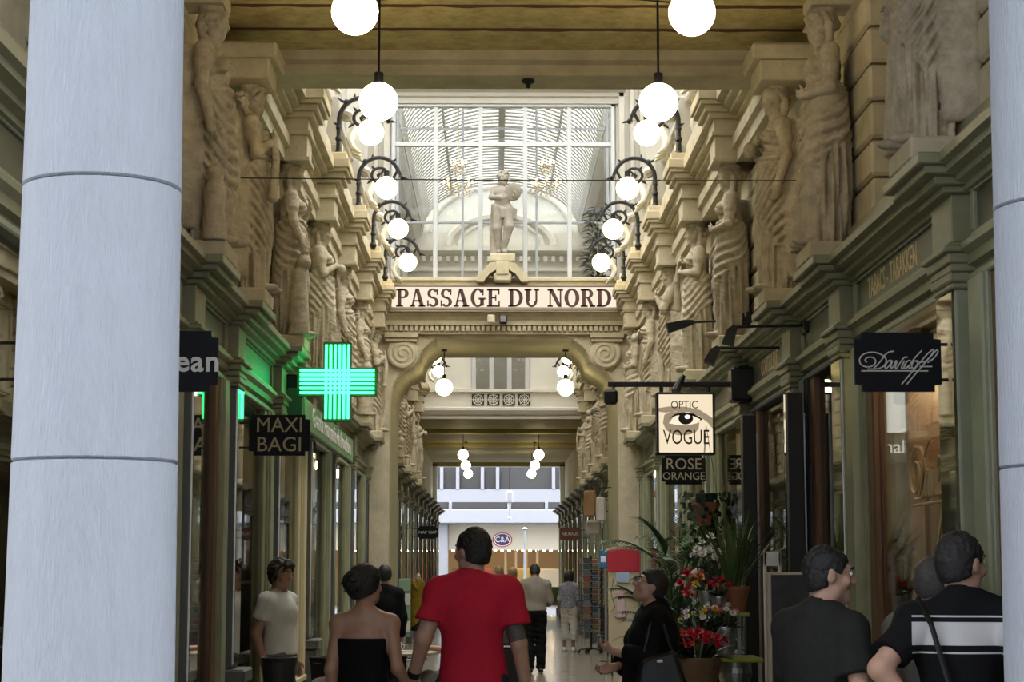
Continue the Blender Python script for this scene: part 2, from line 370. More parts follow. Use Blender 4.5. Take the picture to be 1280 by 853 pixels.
def foldfn(seed, amp, freq=1.0, lo=-9, hi=9, vert=1.0):
    r = np.random.default_rng(seed); W = [(r.normal(0, 22 * freq), r.normal(0, 22 * freq), r.normal(0, 22 * freq / vert), r.uniform(0, 6.28)) for _ in range(5)]
    def fn(X, Y, Z):
        s = 0
        for a, b, c, p in W: s = s + np.sin(a * X + b * Y + c * Z + p)
        return ((amp / 2.4) * s - amp * .35) * np.clip((Z - lo) / .06, 0, 1) * np.clip((hi - Z) / .06, 0, 1)
    return fn

# ------------------------------------------------------------------ caryatids: draped stone women, 1.6 m; local: face +Y, feet z=0
def caryatid_mesh(v, h=.0105):
    S = SDF((-.34, -.30, -.02), (.34, .34, 1.66), h); sg = 1 if v % 2 else -1
    hip = .04 * sg
    # lower robe: an elliptical bell with deep vertical folds, and over it a mantle falling in catenary swags
    def prof(Z):
        t = np.clip(Z / .95, 0, 1); return t, hip * np.sin(t * 2.4), .152 - .020 * t + .030 * np.sin(t * 3.0), .130 - .012 * t + .018 * np.sin(t * 3.0)
    def bell(X, Y, Z):
        t, cx, rx, ry = prof(Z); x = X - cx; th = np.arctan2(x / rx, Y / ry); q = np.sqrt((x / rx)**2 + (Y / ry)**2)
        fold = .032 * (np.abs(np.sin(th * 5.5 + 1.1 * np.sin(Z * 2.6 + v))) - .5) + .012 * np.sin(th * 19 + Z * 5 * sg + v)
        return np.maximum(np.maximum((q - 1) * .13 - fold * (1.15 - .5 * t), -Z), Z - .95)
    def mantle(X, Y, Z):
        t, cx, rx, ry = prof(Z); x = X - cx; th = np.arctan2(x / rx, Y / ry); q = np.sqrt((x / rx)**2 + (Y / ry)**2)
        hem = .46 + .20 * np.sin(th + .7) * sg + .03 * np.sin(th * 7); ph = (Z + .17 * np.cos(th - .45 * sg) + .05 * np.sin(th * 2 + v)) * 2 * np.pi / .088
        sw = .024 * (np.abs(np.sin(ph * .5)) * 1.6 - .6) * np.clip((Z - hem) / .05, 0, 1)
        return np.maximum(np.maximum((q - 1.10) * .135 - sw, hem - Z), Z - 1.02 - .05 * np.sin(th * sg))
    S.put(bell, (-.27, -.25, 0), (.27, .25, .95), .02); S.put(mantle, (-.27, -.25, .2), (.27, .25, 1.08), .010)
    # forward leg pressing through the cloth
    S.cap((.070 * sg + hip, .05, .90), (.080 * sg, .115, .48), .08, .062, .03); S.cap((.080 * sg, .115, .48), (.07 * sg, .085, .05), .062, .05, .03)
    S.ell((.07 * sg, .17, .025), (.045, .085, .03), .02); S.ell((-.08 * sg, .15, .025), (.045, .08, .03), .02)
    # torso
    S.ell((hip * .8, 0, .95), (.155, .125, .13), .05); S.ell((0, 0, 1.08), (.125, .10, .12), .05); S.ell((0, .0, 1.20), (.145, .105, .12), .05)
    for q in (-1, 1): S.ell((q * .065, .088, 1.19), (.058, .05, .056), .02)
    S.cap((-.145, -.01, 1.285), (.145, -.01, 1.285), .058, .058, .05)
    S.cap((0, -.005, 1.28), (0, .012, 1.41), .056, .050, .03)
    S.warp(lambda X, Y, Z: -.010 * (np.abs(np.sin((Z + .55 * np.abs(X - .02 * sg) + .10 * X * sg) * np.pi / .062)) * 1.6 - .8) * np.clip((Z - 1.03) / .04, 0, 1) * np.clip((1.33 - Z) / .04, 0, 1) * (Y > -.04))
    S.chain([(.155 * math.sin(a) + hip * .5, .122 * math.cos(a), 1.045 + .02 * sg * math.sin(a)) for a in np.linspace(-2, 2, 13)], [.018] * 13, .008)
    # cloak hanging from a shoulder behind and beside
    for j in range(5):
        x = (.15 + .022 * j) * -sg; y = -.04 - .03 * j
        S.chain([(x * .8, y, 1.30), (x * 1.05, y, 1.0), (x * 1.1, y + .01, .6), (x * 1.0, y, .12)], [.022, .028, .032, .034], .02)
    # arms
    def arm(q, el, wr, hd, pn, cu):
        s0 = (q * .165, -.005, 1.28); S.chain([s0, el, wr], [.052, .042, .029], .02); hand_sdf(S, wr, hd, pn, .88, cu, thumb_side=q)
        S.cap(s0, (np.array(s0) * .55 + np.array(el) * .45), .06, .062, .015)
    va = v % 4
    if va == 0:
        arm(-1, (-.215, .02, 1.02), (-.14, .16, .98), (.8, .4, .25), (0, -1, .2), .7); arm(1, (.225, .0, 1.02), (.215, .06, .80), (0, .15, -1), (-1, 0, 0), .5)
    elif va == 1:
        arm(1, (.21, .05, 1.03), (.06, .17, 1.13), (-.9, .1, .4), (0, -1, 0), .6); arm(-1, (-.23, -.01, 1.02), (-.22, .06, .80), (0, .2, -1), (1, 0, 0), .6)
    elif va == 2:
        arm(-1, (-.215, .04, 1.04), (-.05, .18, 1.06), (.9, .1, .3), (0, -1, 0), .6); arm(1, (.22, .04, 1.03), (.08, .17, 1.16), (-.8, .2, .5), (0, -1, 0), .8)
    else:
        arm(1, (.235, .02, 1.03), (.25, .10, .82), (0, .25, -1), (-1, 0, 0), .8); arm(-1, (-.20, .08, 1.05), (-.13, .17, 1.22), (.3, .1, .95), (0, -1, 0), .7)
    # attribute at the feet: an urn or a child's mask on a stump
    if va == 0: S.ell((.20, .10, .30), (.075, .075, .11), .01); S.cap((.20, .10, .38), (.20, .10, .44), .045, .06, .01); S.cap((.2, .1, 0), (.2, .1, .22), .085, .06, .02)
    if va == 3: S.cap((.21, .08, 0), (.22, .08, .55), .10, .065, .02); S.ell((.22, .12, .66), (.065, .065, .075), .02)
    if va == 2: S.chain([(.10, .17, 1.20), (.13, .19, 1.0), (.16, .17, .7)], [.02, .03, .04], .01)
    if va == 1: S.ell((0, .22, 1.10), (.075, .05, .06), .01)
    # head, slightly lowered and turned, wavy hair with chignon and long locks
    R = eul(-.12, 0, .18 * sg); c = (0, .018, 1.495); head_sdf(S, c, R, .93, True, eyes=True)
    g = lambda x, y, z: np.array(c) + R @ (np.array([x, y, z]) * .93)
    rr = np.random.default_rng(20 + v)
    for i in range(62):
        a = rr.uniform(0, 6.28); zz = rr.uniform(-.02, .10); rad = math.sqrt(max(0, 1 - (zz / .115)**2)); x, y = math.sin(a) * .088 * rad, math.cos(a) * .10 * rad - .012
        if y > .05 and zz < .045: continue
        S.ell(g(x, y, zz + .01), rr.uniform(.017, .026), .008)
    S.ell(g(0, -.105, -.01), .045, .02)
    for q in (-1, 1):
        for j in range(3):
            x = q * (.062 + .014 * j); S.chain([g(x, -.05 - .01 * j, -.02), g(x * 1.05, -.055, -.09), (q * (.08 + .02 * j), -.02 + .03 * (j == 0), 1.30), (q * (.085 + .02 * j), .03 * (j == 0) - .01, 1.20)], [.02, .022, .018, .012], .008)
    S.cap((0, -.02, 1.585), (0, -.02, 1.62), .075, .088, .01)
    S.warp(lambda X, Y, Z: -.003 * np.sin(62 * X + 25 * np.sin(7 * Z)) * np.sin(9 * Y + 34 * Z + 2 * v) * ((Z < 1.38) & (Z > .05)))
    S.half((0, -1, 0), (0, -.215, 0)); S.half((0, 0, -1), (0, 0, 0)); S.half((0, 0, 1), (0, 0, 1.61))
    return S.mesh(0)
# ------------------------------------------------------------------ floor, pavement, street
def tile_mat(name, a, b, sx, sy, rough, joint=(.10, .095, .085)):
    m = mat(name, a, rough); t = m.node_tree; N = t.nodes; L = t.links; bs = N['Principled BSDF']
    g = N.new('ShaderNodeNewGeometry'); mp = N.new('ShaderNodeMapping'); mp.inputs['Scale'].default_value = (1 / sx, 1 / sy, 1); L.new(g.outputs['Position'], mp.inputs[0])
    br = N.new('ShaderNodeTexBrick'); br.offset = 0; br.inputs['Scale'].default_value = 1; br.inputs['Brick Width'].default_value = 1; br.inputs['Row Height'].default_value = 1
    br.inputs['Mortar Size'].default_value = .012; br.inputs['Color1'].default_value = (*a, 1); br.inputs['Color2'].default_value = (*b, 1); br.inputs['Mortar'].default_value = (*joint, 1)
    L.new(mp.outputs[0], br.inputs['Vector']); L.new(br.outputs['Color'], bs.inputs['Base Color'])
    n = N.new('ShaderNodeTexNoise'); n.inputs['Scale'].default_value = 3; L.new(g.outputs['Position'], n.inputs['Vector'])
    r = N.new('ShaderNodeMapRange'); r.inputs[3].default_value = rough * .6; r.inputs[4].default_value = rough * 1.5; L.new(n.outputs['Fac'], r.inputs[0]); L.new(r.outputs[0], bs.inputs['Roughness'])
    return m
TILE = tile_mat('floor_tiles', (.36, .32, .25), (.30, .265, .21), .6, .6, .16)
PAVE = tile_mat('pavement_slabs', (.17, .17, .17), (.15, .15, .15), .5, .5, .7)
struct(MB().box(-5.5, 5.8, 6.3, 64.4, -.12, 0).build('floor', TILE))
struct(MB().box(-14, 14, -14, 6.3, -.12, 0).build('pavement', PAVE))
struct(MB().box(-22, 22, 64.4, 96, -.12, 0).build('street', PAVE))

PIERS = [8.95, 11.85, 13.85, 16.65, 19.55, 22.45, 25.4, 28.3]
PIERS2 = [32.3, 35.1, 38.0, 40.9, 43.8]
PIERS3 = [46.6, 49.5, 52.4, 55.3, 58.2, 61.1, 63.6]
ALLP = PIERS + PIERS2 + PIERS3
UP = [(2.45, 5.32), (2.06, 5.32), (2.06, 5.43), (2.02, 5.45), (2.02, 5.56), (2.08, 5.58), (2.08, 5.70), (2.05, 5.705), (2.05, 5.74), (1.99, 5.745), (1.99, 5.79), (1.93, 5.795), (1.93, 5.85), (1.86, 5.855), (1.86, 5.97), (1.89, 5.975), (1.89, 6.04), (2.45, 6.04)]
LOW = [(2.45, 3.12), (2.26, 3.12), (2.26, 3.04), (2.17, 3.04), (2.17, 3.08), (2.13, 3.09), (2.13, 3.14), (2.09, 3.16), (2.09, 3.19), (2.16, 3.20), (2.16, 3.44), (2.11, 3.445), (2.11, 3.475), (2.06, 3.48), (2.06, 3.51), (2.0, 3.515), (2.0, 3.55), (1.96, 3.555), (1.96, 3.60), (2.13, 3.61), (2.13, 3.80), (2.45, 3.80)]
UP_ST = [(5.32, 5.36, 1.84), (5.36, 5.56, 1.86), (5.56, 5.60, 1.83), (5.60, 5.72, 1.85), (5.72, 5.77, 1.80), (5.77, 5.83, 1.76), (5.83, 5.87, 1.72), (5.87, 5.97, 1.70), (5.97, 6.04, 1.73)]
LOW_ST = [(3.06, 3.10, 2.05), (3.10, 3.15, 2.035), (3.15, 3.18, 2.01), (3.18, 3.20, 2.035), (3.20, 3.44, 2.06), (3.44, 3.47, 2.01), (3.47, 3.51, 1.96), (3.51, 3.55, 1.90), (3.55, 3.605, 1.86)]
def shift(p, d): return [(max(u - d, 1.0) if u < 2.4 else u, z) for u, z in p]
for sg, nm in ((-1, 'left'), (1, 'right')):
    K = side(sg)
    W = holder('wall_' + nm)
    MB(**K).box(2.34, 2.6, 6.3, 29.0, 2.95, 6.0).box(2.34, 2.6, 31.7, 45.0, 2.95, 6.0).box(2.3, 2.6, 45, 64.2, 2.95, 5.3).build('upper_wall', STONE, W)
    MB(**K).box(3.4, 3.7, 14.9, 29.0, 5.9, 9.95).box(2.3, 2.6, 31.7, 45.0, 5.9, 9.95).build('gallery_wall', UPPER, W)
    MB(**K).box(2.3, 3.5, 14.9, 29.0, 5.9, 6.0).build('gallery_floor', UPPER, W)
    # rusticated blocks behind each caryatid
    blk = None; hgt = .243
    for Y in [6.85] + PIERS + PIERS2:
        zt = 5.74 if Y < 13.2 else 5.30; n = 8 if Y < 13.2 else 6
        for i in range(n):
            z0 = 3.82 + i * hgt
            b_ = MB(**K).bev(2.20, 2.36, Y - .60, Y + .60, z0 + .012, z0 + hgt - .006, .02).build('stone_block', STONE, W) if blk is None else None
            if blk is None: blk = b_; blk['y0'] = Y; blk['z0'] = z0
            else:
                c = blk.copy(); COL.objects.link(c); c.location = (0, Y - blk['y0'], z0 - blk['z0']); c.parent = W
    # recessed panels with a raised frame between the piers
    for a, b in zip(PIERS[:-1] + PIERS2[:-1], PIERS[1:] + PIERS2[1:]):
        if b - a < 2.2 or b - a > 3.5: continue
        y0, y1 = a + .68, b - .68; m = MB(**K)
        for q in ((y0, y1, 3.95, 4.02), (y0, y1, 5.10, 5.17), (y0, y0 + .07, 4.02, 5.10), (y1 - .07, y1, 4.02, 5.10)): m.bev(2.30, 2.36, *q, .012)
        m.build('panel_frame', STONE, W)
    # lower entablature: lintel, frieze, cornice in one long moulding, with blocks breaking forward over every pilaster
    T = holder('trim_1' if sg < 0 else 'trim_2')
    m = MB(**K); m.prism(LOW, 6.3, 64.2, 'y'); m.build('shop_cornice', GREEN, T)
    m = MB(**K)
    for z0, z1, u in LOW_ST: m.bev(u, 2.3, -.20 - (2.06 - u), .20 + (2.06 - u), z0, z1, .006)
    r0 = m.build('cornice_block', GREEN, T); p0 = MB(**K).bev(1.86, 2.3, -.25, .25, 3.605, 3.72, .012).build('statue_plinth', STONE, T)
    r0.location.y = PIERS[0]; p0.location.y = PIERS[0]
    for Y in ALLP[1:]:
        copy_part(r0, (0, Y, 0))
        if Y < 45: copy_part(p0, (0, Y, 0))
    # upper entablature over the caryatids
    E = holder('trim_3' if sg < 0 else 'trim_4')
    MB(**K).prism(UP, 14.4, 29.0, 'y').prism(UP, 31.7, 45, 'y').build('upper_cornice', STONE, E)
    e0 = None
    MB(**K).bev(1.86, 2.36, PIERS[2] - .26, PIERS[2] + .24, 5.32, 5.48, .012).bev(1.80, 2.36, PIERS[2] - .30, PIERS[2] + .28, 5.48, 5.60, .02).build('capital_block', STONE, E)
    for Y in PIERS[3:] + PIERS2:
        if e0 is None:
            m = MB(**K)
            for z0, z1, u in UP_ST: m.bev(u, 2.4, -.20 - (1.86 - u), .20 + (1.86 - u), z0, z1, .006)
            e0 = m.build('cornice_block', STONE, E); e0.location.y = Y
        else: copy_part(e0, (0, Y, 0))
    for Y in PIERS[:2]: MB(**K).bev(1.92, 2.36, Y - .14, Y + .14, 5.32, 5.40, .012).build('capital_block', STONE, E)
    # gallery balustrade above
    for (ya, yb, ps) in ((14.9, 29.0, PIERS[3:]), (31.7, 45, PIERS2)):
        B = thing('balustrade', f'pale stone balustrade on top of the {nm} cornice ' + ('before the lettered bridge' if ya < 20 else 'beyond the lettered bridge'), 'balustrade', (XC + sg * 1.95, ya, 6.04))
        MB(**K).bev(1.90, 2.10, ya, yb, 6.04, 6.14, .01).build('base_rail', UPPER, B); MB(**K).bev(1.90, 2.10, ya, yb, 6.62, 6.72, .015).build('top_rail', UPPER, B)
        bal = None; y = ya + .22
        while y < yb - .1:
            if min(abs(y - p) for p in ps) > .26:
                if bal is None:
                    bal = MB().lathe([(.05, 6.14), (.055, 6.17), (.03, 6.2), (.062, 6.30), (.07, 6.36), (.045, 6.46), (.028, 6.54), (.05, 6.58), (.05, 6.62)], (XC + sg * 2.0, y, 0), 10).build('baluster', UPPER, B, smooth=50); by = y
                else: copy_part(bal, (0, y - by, 0), B)
            y += .27
        for Y in ps:
            MB(**K).bev(1.78, 2.14, Y - .2, Y + .2, 6.04, 6.16, .012).bev(1.82, 2.12, Y - .16, Y + .16, 6.16, 6.70, .012).build('pedestal', UPPER, B)
            m = MB(**K)   # acanthus scroll leaning on the pedestal
            for q in (-.09, 0, .09):
                m.tube([(1.80, Y + q, 6.55), (1.70, Y + q * 1.2, 6.50), (1.66, Y + q * 1.3, 6.38), (1.72, Y + q * 1.3, 6.24), (1.68, Y + q * 1.8, 6.12), (1.60, Y + q * 2.2, 6.06)], [.03, .04, .035, .04, .035, .015], 6)
            m.ball((1.76, Y, 6.52), .075, 10); m.build('acanthus_scroll', UPPER, B, smooth=60)
# ------------------------------------------------------------------ porch: boarded ceiling, beam, street front
CE = holder('ceiling')
y = 14.44; k = 0
while y > 5.0:
    y0 = max(y - .60, 4.9); MB().bev(-2.5, 2.8, y0 + .016, y - .016, 5.78, 5.90, .008).build('ceiling_board', OCHRE, CE)
    r_ = random.Random(k); q = [(-2.4 + .1 * j, y0 + r_.uniform(-.008, .008), 5.783) for j in range(52)]; MB().tube(q, [r_.uniform(.014, .024) for _ in q], 5).build('joint_filler', RUST, CE); y = y0; k += 1
    if y < 5.0: break
MB().box(-2.6, 2.9, 4.9, 14.4, 5.84, 6.1).build('ceiling_deck', RUST, CE)
m = MB()
for (yy, zz, hh) in ((13.2, 5.775, .28), (12.0, 5.775, .35)):
    m.tube([(-1.2 + 2.7 * i / 16, yy - hh * math.sin(math.pi * i / 16), 5.772) for i in range(17)], .006, 5)
m.build('ceiling_cable', BLACKM, CE)
BM = holder('trim_5')
MB().prism([(14.42, 5.78), (14.42, 5.70), (14.50, 5.68), (14.50, 5.62), (14.47, 5.615), (14.47, 5.585), (14.9, 5.585), (14.9, 6.1), (14.42, 6.1)], -2.4, 2.7, 'x').build('porch_beam', STONE, BM)
MB().box(-4, 4.3, 14.9, 15.1, 6.05, 10).build('wall_front_gallery', UPPER)['kind'] = 'structure'
m = MB().lathe([(.05, 0), (.055, -.02), (.03, -.035), (.012, -.05), (.02, -.065), (.004, -.075)], (*(.27,), 14.6, 5.585), 10); m.build('ceiling_rosette', BLACKM, BM)
struct(MB().box(-9, -2.08, 6.26, 6.34, 0, 5.8).box(2.38, 9, 6.26, 6.34, 0, 5.8).build('wall_street', STONE))
struct(MB().box(-9, 9, 4.85, 6.3, 5.9, 9.6).box(-9, -2.6, 4.85, 6.3, 5.78, 5.9).box(2.9, 9, 4.85, 6.3, 5.78, 5.9).box(-4, 4.3, 6.3, 14.95, 6.1, 6.3).build('wall_overhang', STONE))
# the other side of the narrow street behind the viewpoint
OB = holder('wall_street_opposite')
MB().box(-22, 22, -7.6, -7.0, 0, 21).build('facade', mat('opposite_facade', (.50, .50, .50), .8, noise=.15, nscale=1), OB)
for i in range(12):
    for j in range(5): MB().bev(-19 + i * 3.2, -17.4 + i * 3.2, -7.05, -6.95, 4.6 + j * 3.3, 6.8 + j * 3.3, .03).build('window', mat('opposite_window', (.08, .09, .10), .2), OB)
# end section ceiling with cross beams
C2 = holder('ceiling_passage_end')
MB().box(-2.6, 2.9, 45.3, 64.2, 5.28, 5.45).build('ceiling_slab', mat('ochre_end', (.44, .38, .16), .7, noise=.2, nscale=2), C2)
for y in (48.5, 54): MB().bev(-2.3, 2.6, y, y + .4, 5.16, 5.30, .03).build('cross_beam', MATS['ochre_end'], C2)
MB().box(-2.6, 2.9, 64.0, 64.3, 5.14, 6).build('end_lintel', MATS['ochre_end'], C2)
struct(MB().box(-22, 22, 64.3, 64.9, 5.16, 19).box(-22, -2.3, 64.3, 64.9, 0, 5.16).box(2.6, 22, 64.3, 64.9, 0, 5.16).build('wall_far_street', WHITEP))
MB().box(-2.6, -2.0, 64.0, 64.29, 0, 5.2).box(2.28, 2.9, 64.0, 64.29, 0, 5.2).build('end_jamb', WHITEP, C2)
# ------------------------------------------------------------------ first bridge: portal, scroll brackets, lettered fascia, glazed hall
YB = 29.0
def bx(px, py): return atY(px, py, YB)
B1 = holder('wall_bridge')
arch = [(487, 520), (488, 500), (491, 482), (497, 470), (505, 462), (515, 457), (523, 452), (525, 444), (529, 436), (538, 428), (545, 423)]
hl = [(bx(*p)) for p in arch]; zs = hl[-1][1]
left = [(-2.5, 0), (hl[0][0], 0)] + hl + [(XC, zs), (XC, 5.34), (-2.5, 5.34)]
right = [(2 * XC - x, z) for x, z in left]
MB().prism(left, YB, YB + .3, 'y').prism(right, YB, YB + .3, 'y').build('portal_front', STONE, B1)
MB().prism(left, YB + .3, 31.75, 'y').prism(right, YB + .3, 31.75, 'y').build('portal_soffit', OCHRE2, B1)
for sg in (-1, 1):
    m = MB(); cx, cz = bx(504, 443); cx = cx if sg < 0 else 2 * XC - cx
    pts = [(cx + sg * -1 * (.23 - .20 * i / 40) * math.cos(2.4 + 15.0 * i / 40), YB - .05 - .02 * i / 40, cz + (.23 - .20 * i / 40) * math.sin(2.4 + 15.0 * i / 40)) for i in range(41)]
    m.tube(pts, [.042 - .02 * i / 40 for i in range(41)], 7)
    m.lathe([(.25, 0), (.25, .03), (.20, .07)], (0, 0, 0), 24); q = len(m.v) - 72
    m.v[q:] = [(cx + a, YB - c, cz + b) for a, b, c in m.v[q:]]
    m.build('scroll_bracket', STONE, B1, smooth=45)
    m = MB(); x0, x1 = (cx - .28, cx + .22) if sg < 0 else (cx - .22, cx + .28)
    m.bev(x0, x1, YB - .10, YB, cz + .19, cz + .25, .01).bev(x0 - .02, x1 + .02, YB - .14, YB, cz + .25, 5.34, .01)
    for j in range(5): m.ball((cx + sg * .33, YB - .03, cz - .25 - .2 * j), .06, 8, sc=(1, .6, 1.7))
    m.build('bracket_cap', STONE, B1, smooth=30)
MB().prism([(28.90, 5.31), (28.90, 5.36), (28.93, 5.44), (28.82, 5.45), (28.82, 5.52), (28.78, 5.58), (28.72, 5.62), (28.72, 5.66), (29.3, 5.66), (29.3, 5.31)], -1.92, 2.22, 'x').build('bridge_cornice', STONE, B1)
for i in range(46): 
    x = -1.72 + i * .081
    if i == 0: d0 = MB().bev(-.026, .026, 28.84, 28.94, 5.355, 5.435, .004).build('dentil', STONE, B1); d0.location.x = x
    else: copy_part(d0, (x, 0, 0))
MB().prism([(28.80, 6.08), (28.80, 6.13), (28.74, 6.15), (28.74, 6.19), (29.3, 6.19), (29.3, 6.08)], -1.80, 2.10, 'x').build('sill_ledge', STONE, B1)
MB().box(-2.45, 2.75, YB + .05, YB + .3, 5.34, 6.19).build('fascia_wall', STONE, B1)
MB().box(-3.5, 3.8, YB + .1, 31.7, 5.34, 5.5).box(-3.5, 3.8, YB + .1, 31.7, 9.9, 10.1).build('bridge_slab', UPPER, B1)
# upper front flanking the window: pilaster strips, and the entablature over it
WL, WR, WB, WT = -1.66, 1.93, 6.19, 9.07
MB().box(-3.5, WL - .02, YB, YB + .3, 5.9, 9.95).box(WR + .02, 3.8, YB, YB + .3, 5.9, 9.95).box(WL - .02, WR + .02, YB, YB + .3, WT, 9.95).build('upper_front', UPPER, B1)
for sg in (-1, 1):
    for u0, u1, d in ((1.84, 1.94, .10), (2.02, 2.10, .05), (2.18, 2.62, .12), (2.26, 2.54, .16), (2.72, 2.80, .06), (2.95, 3.25, .10)): MB(**side(sg)).bev(u0, u1, YB - d, YB, 6.05, 9.4, .015).build('pilaster_strip', UPPER, B1)
MB().prism([(YB - .05, 9.07), (YB - .05, 9.16), (YB - .10, 9.18), (YB - .10, 9.24), (YB - .26, 9.30), (YB - .26, 9.40), (YB - .18, 9.44), (YB, 9.45), (YB, 9.07)], -1.80, 2.10, 'x').build('window_cornice', UPPER, B1)
MB().prism([(YB - .10, 9.46), (YB - .10, 9.9), (YB, 9.9), (YB, 9.46)], -1.5, 1.8, 'x').build('frieze_panel', WHITEP, B1)
for i in range(9): MB().lathe([(.075, 0), (.07, .02), (.03, .03)], (0, 0, 0), 12).build('roundel', UPPER, B1).matrix_world = Matrix.Translation((-1.05 + i * .3, YB - .1, 9.60)) @ Matrix.Rotation(math.pi / 2, 4, 'X')
# window of the hall
WN = holder('window_1')
MB().bev(WL, WL + .06, YB - .02, YB + .10, WB, WT, .008).bev(WR - .06, WR, YB - .02, YB + .10, WB, WT, .008).bev(WL, WR, YB - .02, YB + .10, WT - .05, WT, .008).bev(WL, WR, YB - .02, YB + .10, WB, WB + .05, .008).build('window_frame', WHITEM, WN)
xs = [WL] + [bx(p, 300)[0] for p in (544, 600.5, 656.5, 712)] + [WR]; zt = bx(600, 180)[1]
for x in xs[1:-1]: MB().bev(x - .035, x + .035, YB, YB + .10, WB, WT, .008).build('mullion', WHITEM, WN)
MB().bev(WL, WR, YB + .005, YB + .095, zt - .035, zt + .035, .008).build('transom', WHITEM, WN)
for i in range(5):
    for z0, z1 in ((WB, zt), (zt, WT)): MB().box(xs[i] + .02, xs[i + 1] - .02, YB + .045, YB + .055, z0 + .02, z1 - .02).build('pane', TINT, WN)
WN2 = holder('window_2')
for x in (WL - .04, -.56, .73, WR + .04): MB().bev(x - .02, x + .02, 31.6, 31.68, 6.1, 9.9, .006).build('mullion', WHITEM, WN2)
for z in (6.1, 7.62, 9.3): MB().bev(WL, WR, 31.605, 31.675, z - .018, z + .018, .006).build('transom', WHITEM, WN2)
for a, b in ((WL, -.56), (-.56, .73), (.73, WR)):
    for z0, z1 in ((6.1, 7.62), (7.62, 9.3), (9.3, 9.9)): MB().box(a + .02, b - .02, 31.635, 31.645, z0 + .02, z1 - .02).build('pane', TINT, WN2)
MB().box(-3.5, WL - .08, 31.6, 31.7, 5.4, 9.95).box(WR + .08, 3.8, 31.6, 31.7, 5.4, 9.95).build('back_wall', UPPER, B1)
MB().box(-3.5, 3.8, YB + .3, 31.6, 5.5, 5.56).build('hall_floor', WOOD, B1)
# ------------------------------------------------------------------ second bridge
B2 = holder('wall_bridge_far'); UPPER_, UPPER = UPPER, mat('far_front_paint', (.72, .69, .62), .8, noise=.1, nscale=2); OEND = mat('ochre_end', (.44, .38, .16), .7, noise=.2, nscale=2)  # plaster colour lightened to make up for missing light in the far court
Y2 = 45.0
def cx(px, py): return atY(px, py, Y2)
wz0, wz1 = cx(620, 487)[1], 6.95
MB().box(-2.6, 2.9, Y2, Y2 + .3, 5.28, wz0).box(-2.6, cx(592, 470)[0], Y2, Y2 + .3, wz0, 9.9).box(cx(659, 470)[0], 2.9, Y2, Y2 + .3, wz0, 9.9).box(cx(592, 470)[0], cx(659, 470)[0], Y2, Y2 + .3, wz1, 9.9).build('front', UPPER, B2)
MB().box(-2.0, 2.3, Y2, Y2 + .3, 9.9, 11.2).build('gable', WHITEP, B2)
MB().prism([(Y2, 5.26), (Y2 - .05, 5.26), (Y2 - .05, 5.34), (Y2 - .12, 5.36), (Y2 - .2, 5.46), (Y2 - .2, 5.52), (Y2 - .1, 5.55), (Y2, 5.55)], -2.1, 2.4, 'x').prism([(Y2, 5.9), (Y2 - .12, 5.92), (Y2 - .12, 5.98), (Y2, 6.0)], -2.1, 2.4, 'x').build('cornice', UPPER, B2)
W3 = holder('window_3'); a = cx(592, 470)[0]; b = cx(659, 470)[0]
for i in range(4): x = a + (b - a) * i / 3; MB().bev(x - .055, x + .055, Y2 - .05, Y2 + .2, wz0, wz1, .01).build('mullion', WHITEM, W3)
for i in range(3): MB().box(a + (b - a) * i / 3 + .05, a + (b - a) * (i + 1) / 3 - .05, Y2 + .1, Y2 + .11, wz0, wz1).build('pane', TINT, W3)
MB().box(-1.2, 1.5, Y2 + .3, Y2 + 2.5, 5.5, 5.6).box(-1.2, 1.5, Y2 + 2.4, Y2 + 2.5, 5.6, 9.5).build('room_back', DARKROOM, B2)
for i in range(4):
    gx = cx(597.5 + 19.3 * i, 505)[0]; gz = 5.73
    g_ = thing('grille', f'dark square ventilation grille under the far triple window, {ORD[i + 1]} of four in the row', 'grille', (gx, Y2 - .06, gz), group='grilles under the far windows')
    MB().bev(gx - .15, gx + .15, Y2 - .03, Y2 - .01, gz - .14, gz + .14, .005).build('backing', BLACKM, g_)
    m = MB()
    for r in (.12, .07): m.tube([(gx + r * math.cos(t * .5236), Y2 - .06, gz + r * math.sin(t * .5236)) for t in range(13)], .011, 5)
    for t in range(4): a_ = t * math.pi / 4; m.tube([(gx - .15 * math.cos(a_), Y2 - .055, gz - .15 * math.sin(a_)), (gx + .15 * math.cos(a_), Y2 - .055, gz + .15 * math.sin(a_))], .009, 5)
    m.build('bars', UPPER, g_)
# pediment, arch and cornices on the far front, seen through the glazed hall
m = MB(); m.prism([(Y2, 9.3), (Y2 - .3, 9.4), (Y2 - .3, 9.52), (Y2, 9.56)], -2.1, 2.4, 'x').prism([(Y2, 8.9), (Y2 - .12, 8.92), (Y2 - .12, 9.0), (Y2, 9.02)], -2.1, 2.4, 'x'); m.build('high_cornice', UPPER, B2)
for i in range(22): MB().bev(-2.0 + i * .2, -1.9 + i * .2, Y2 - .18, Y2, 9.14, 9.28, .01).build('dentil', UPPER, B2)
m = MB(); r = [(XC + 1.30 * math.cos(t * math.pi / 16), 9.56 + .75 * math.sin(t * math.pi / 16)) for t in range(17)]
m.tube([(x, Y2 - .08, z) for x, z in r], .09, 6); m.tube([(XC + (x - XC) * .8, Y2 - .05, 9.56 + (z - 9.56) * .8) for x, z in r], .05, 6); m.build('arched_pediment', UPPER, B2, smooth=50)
m = MB(); m.tube([(XC + 1.75 * math.cos(t * math.pi / 16), Y2 - .02, 9.9 + 1.15 * math.sin(t * math.pi / 16)) for t in range(17)], .05, 6); m.build('lunette_rib', UPPER, B2, smooth=50)
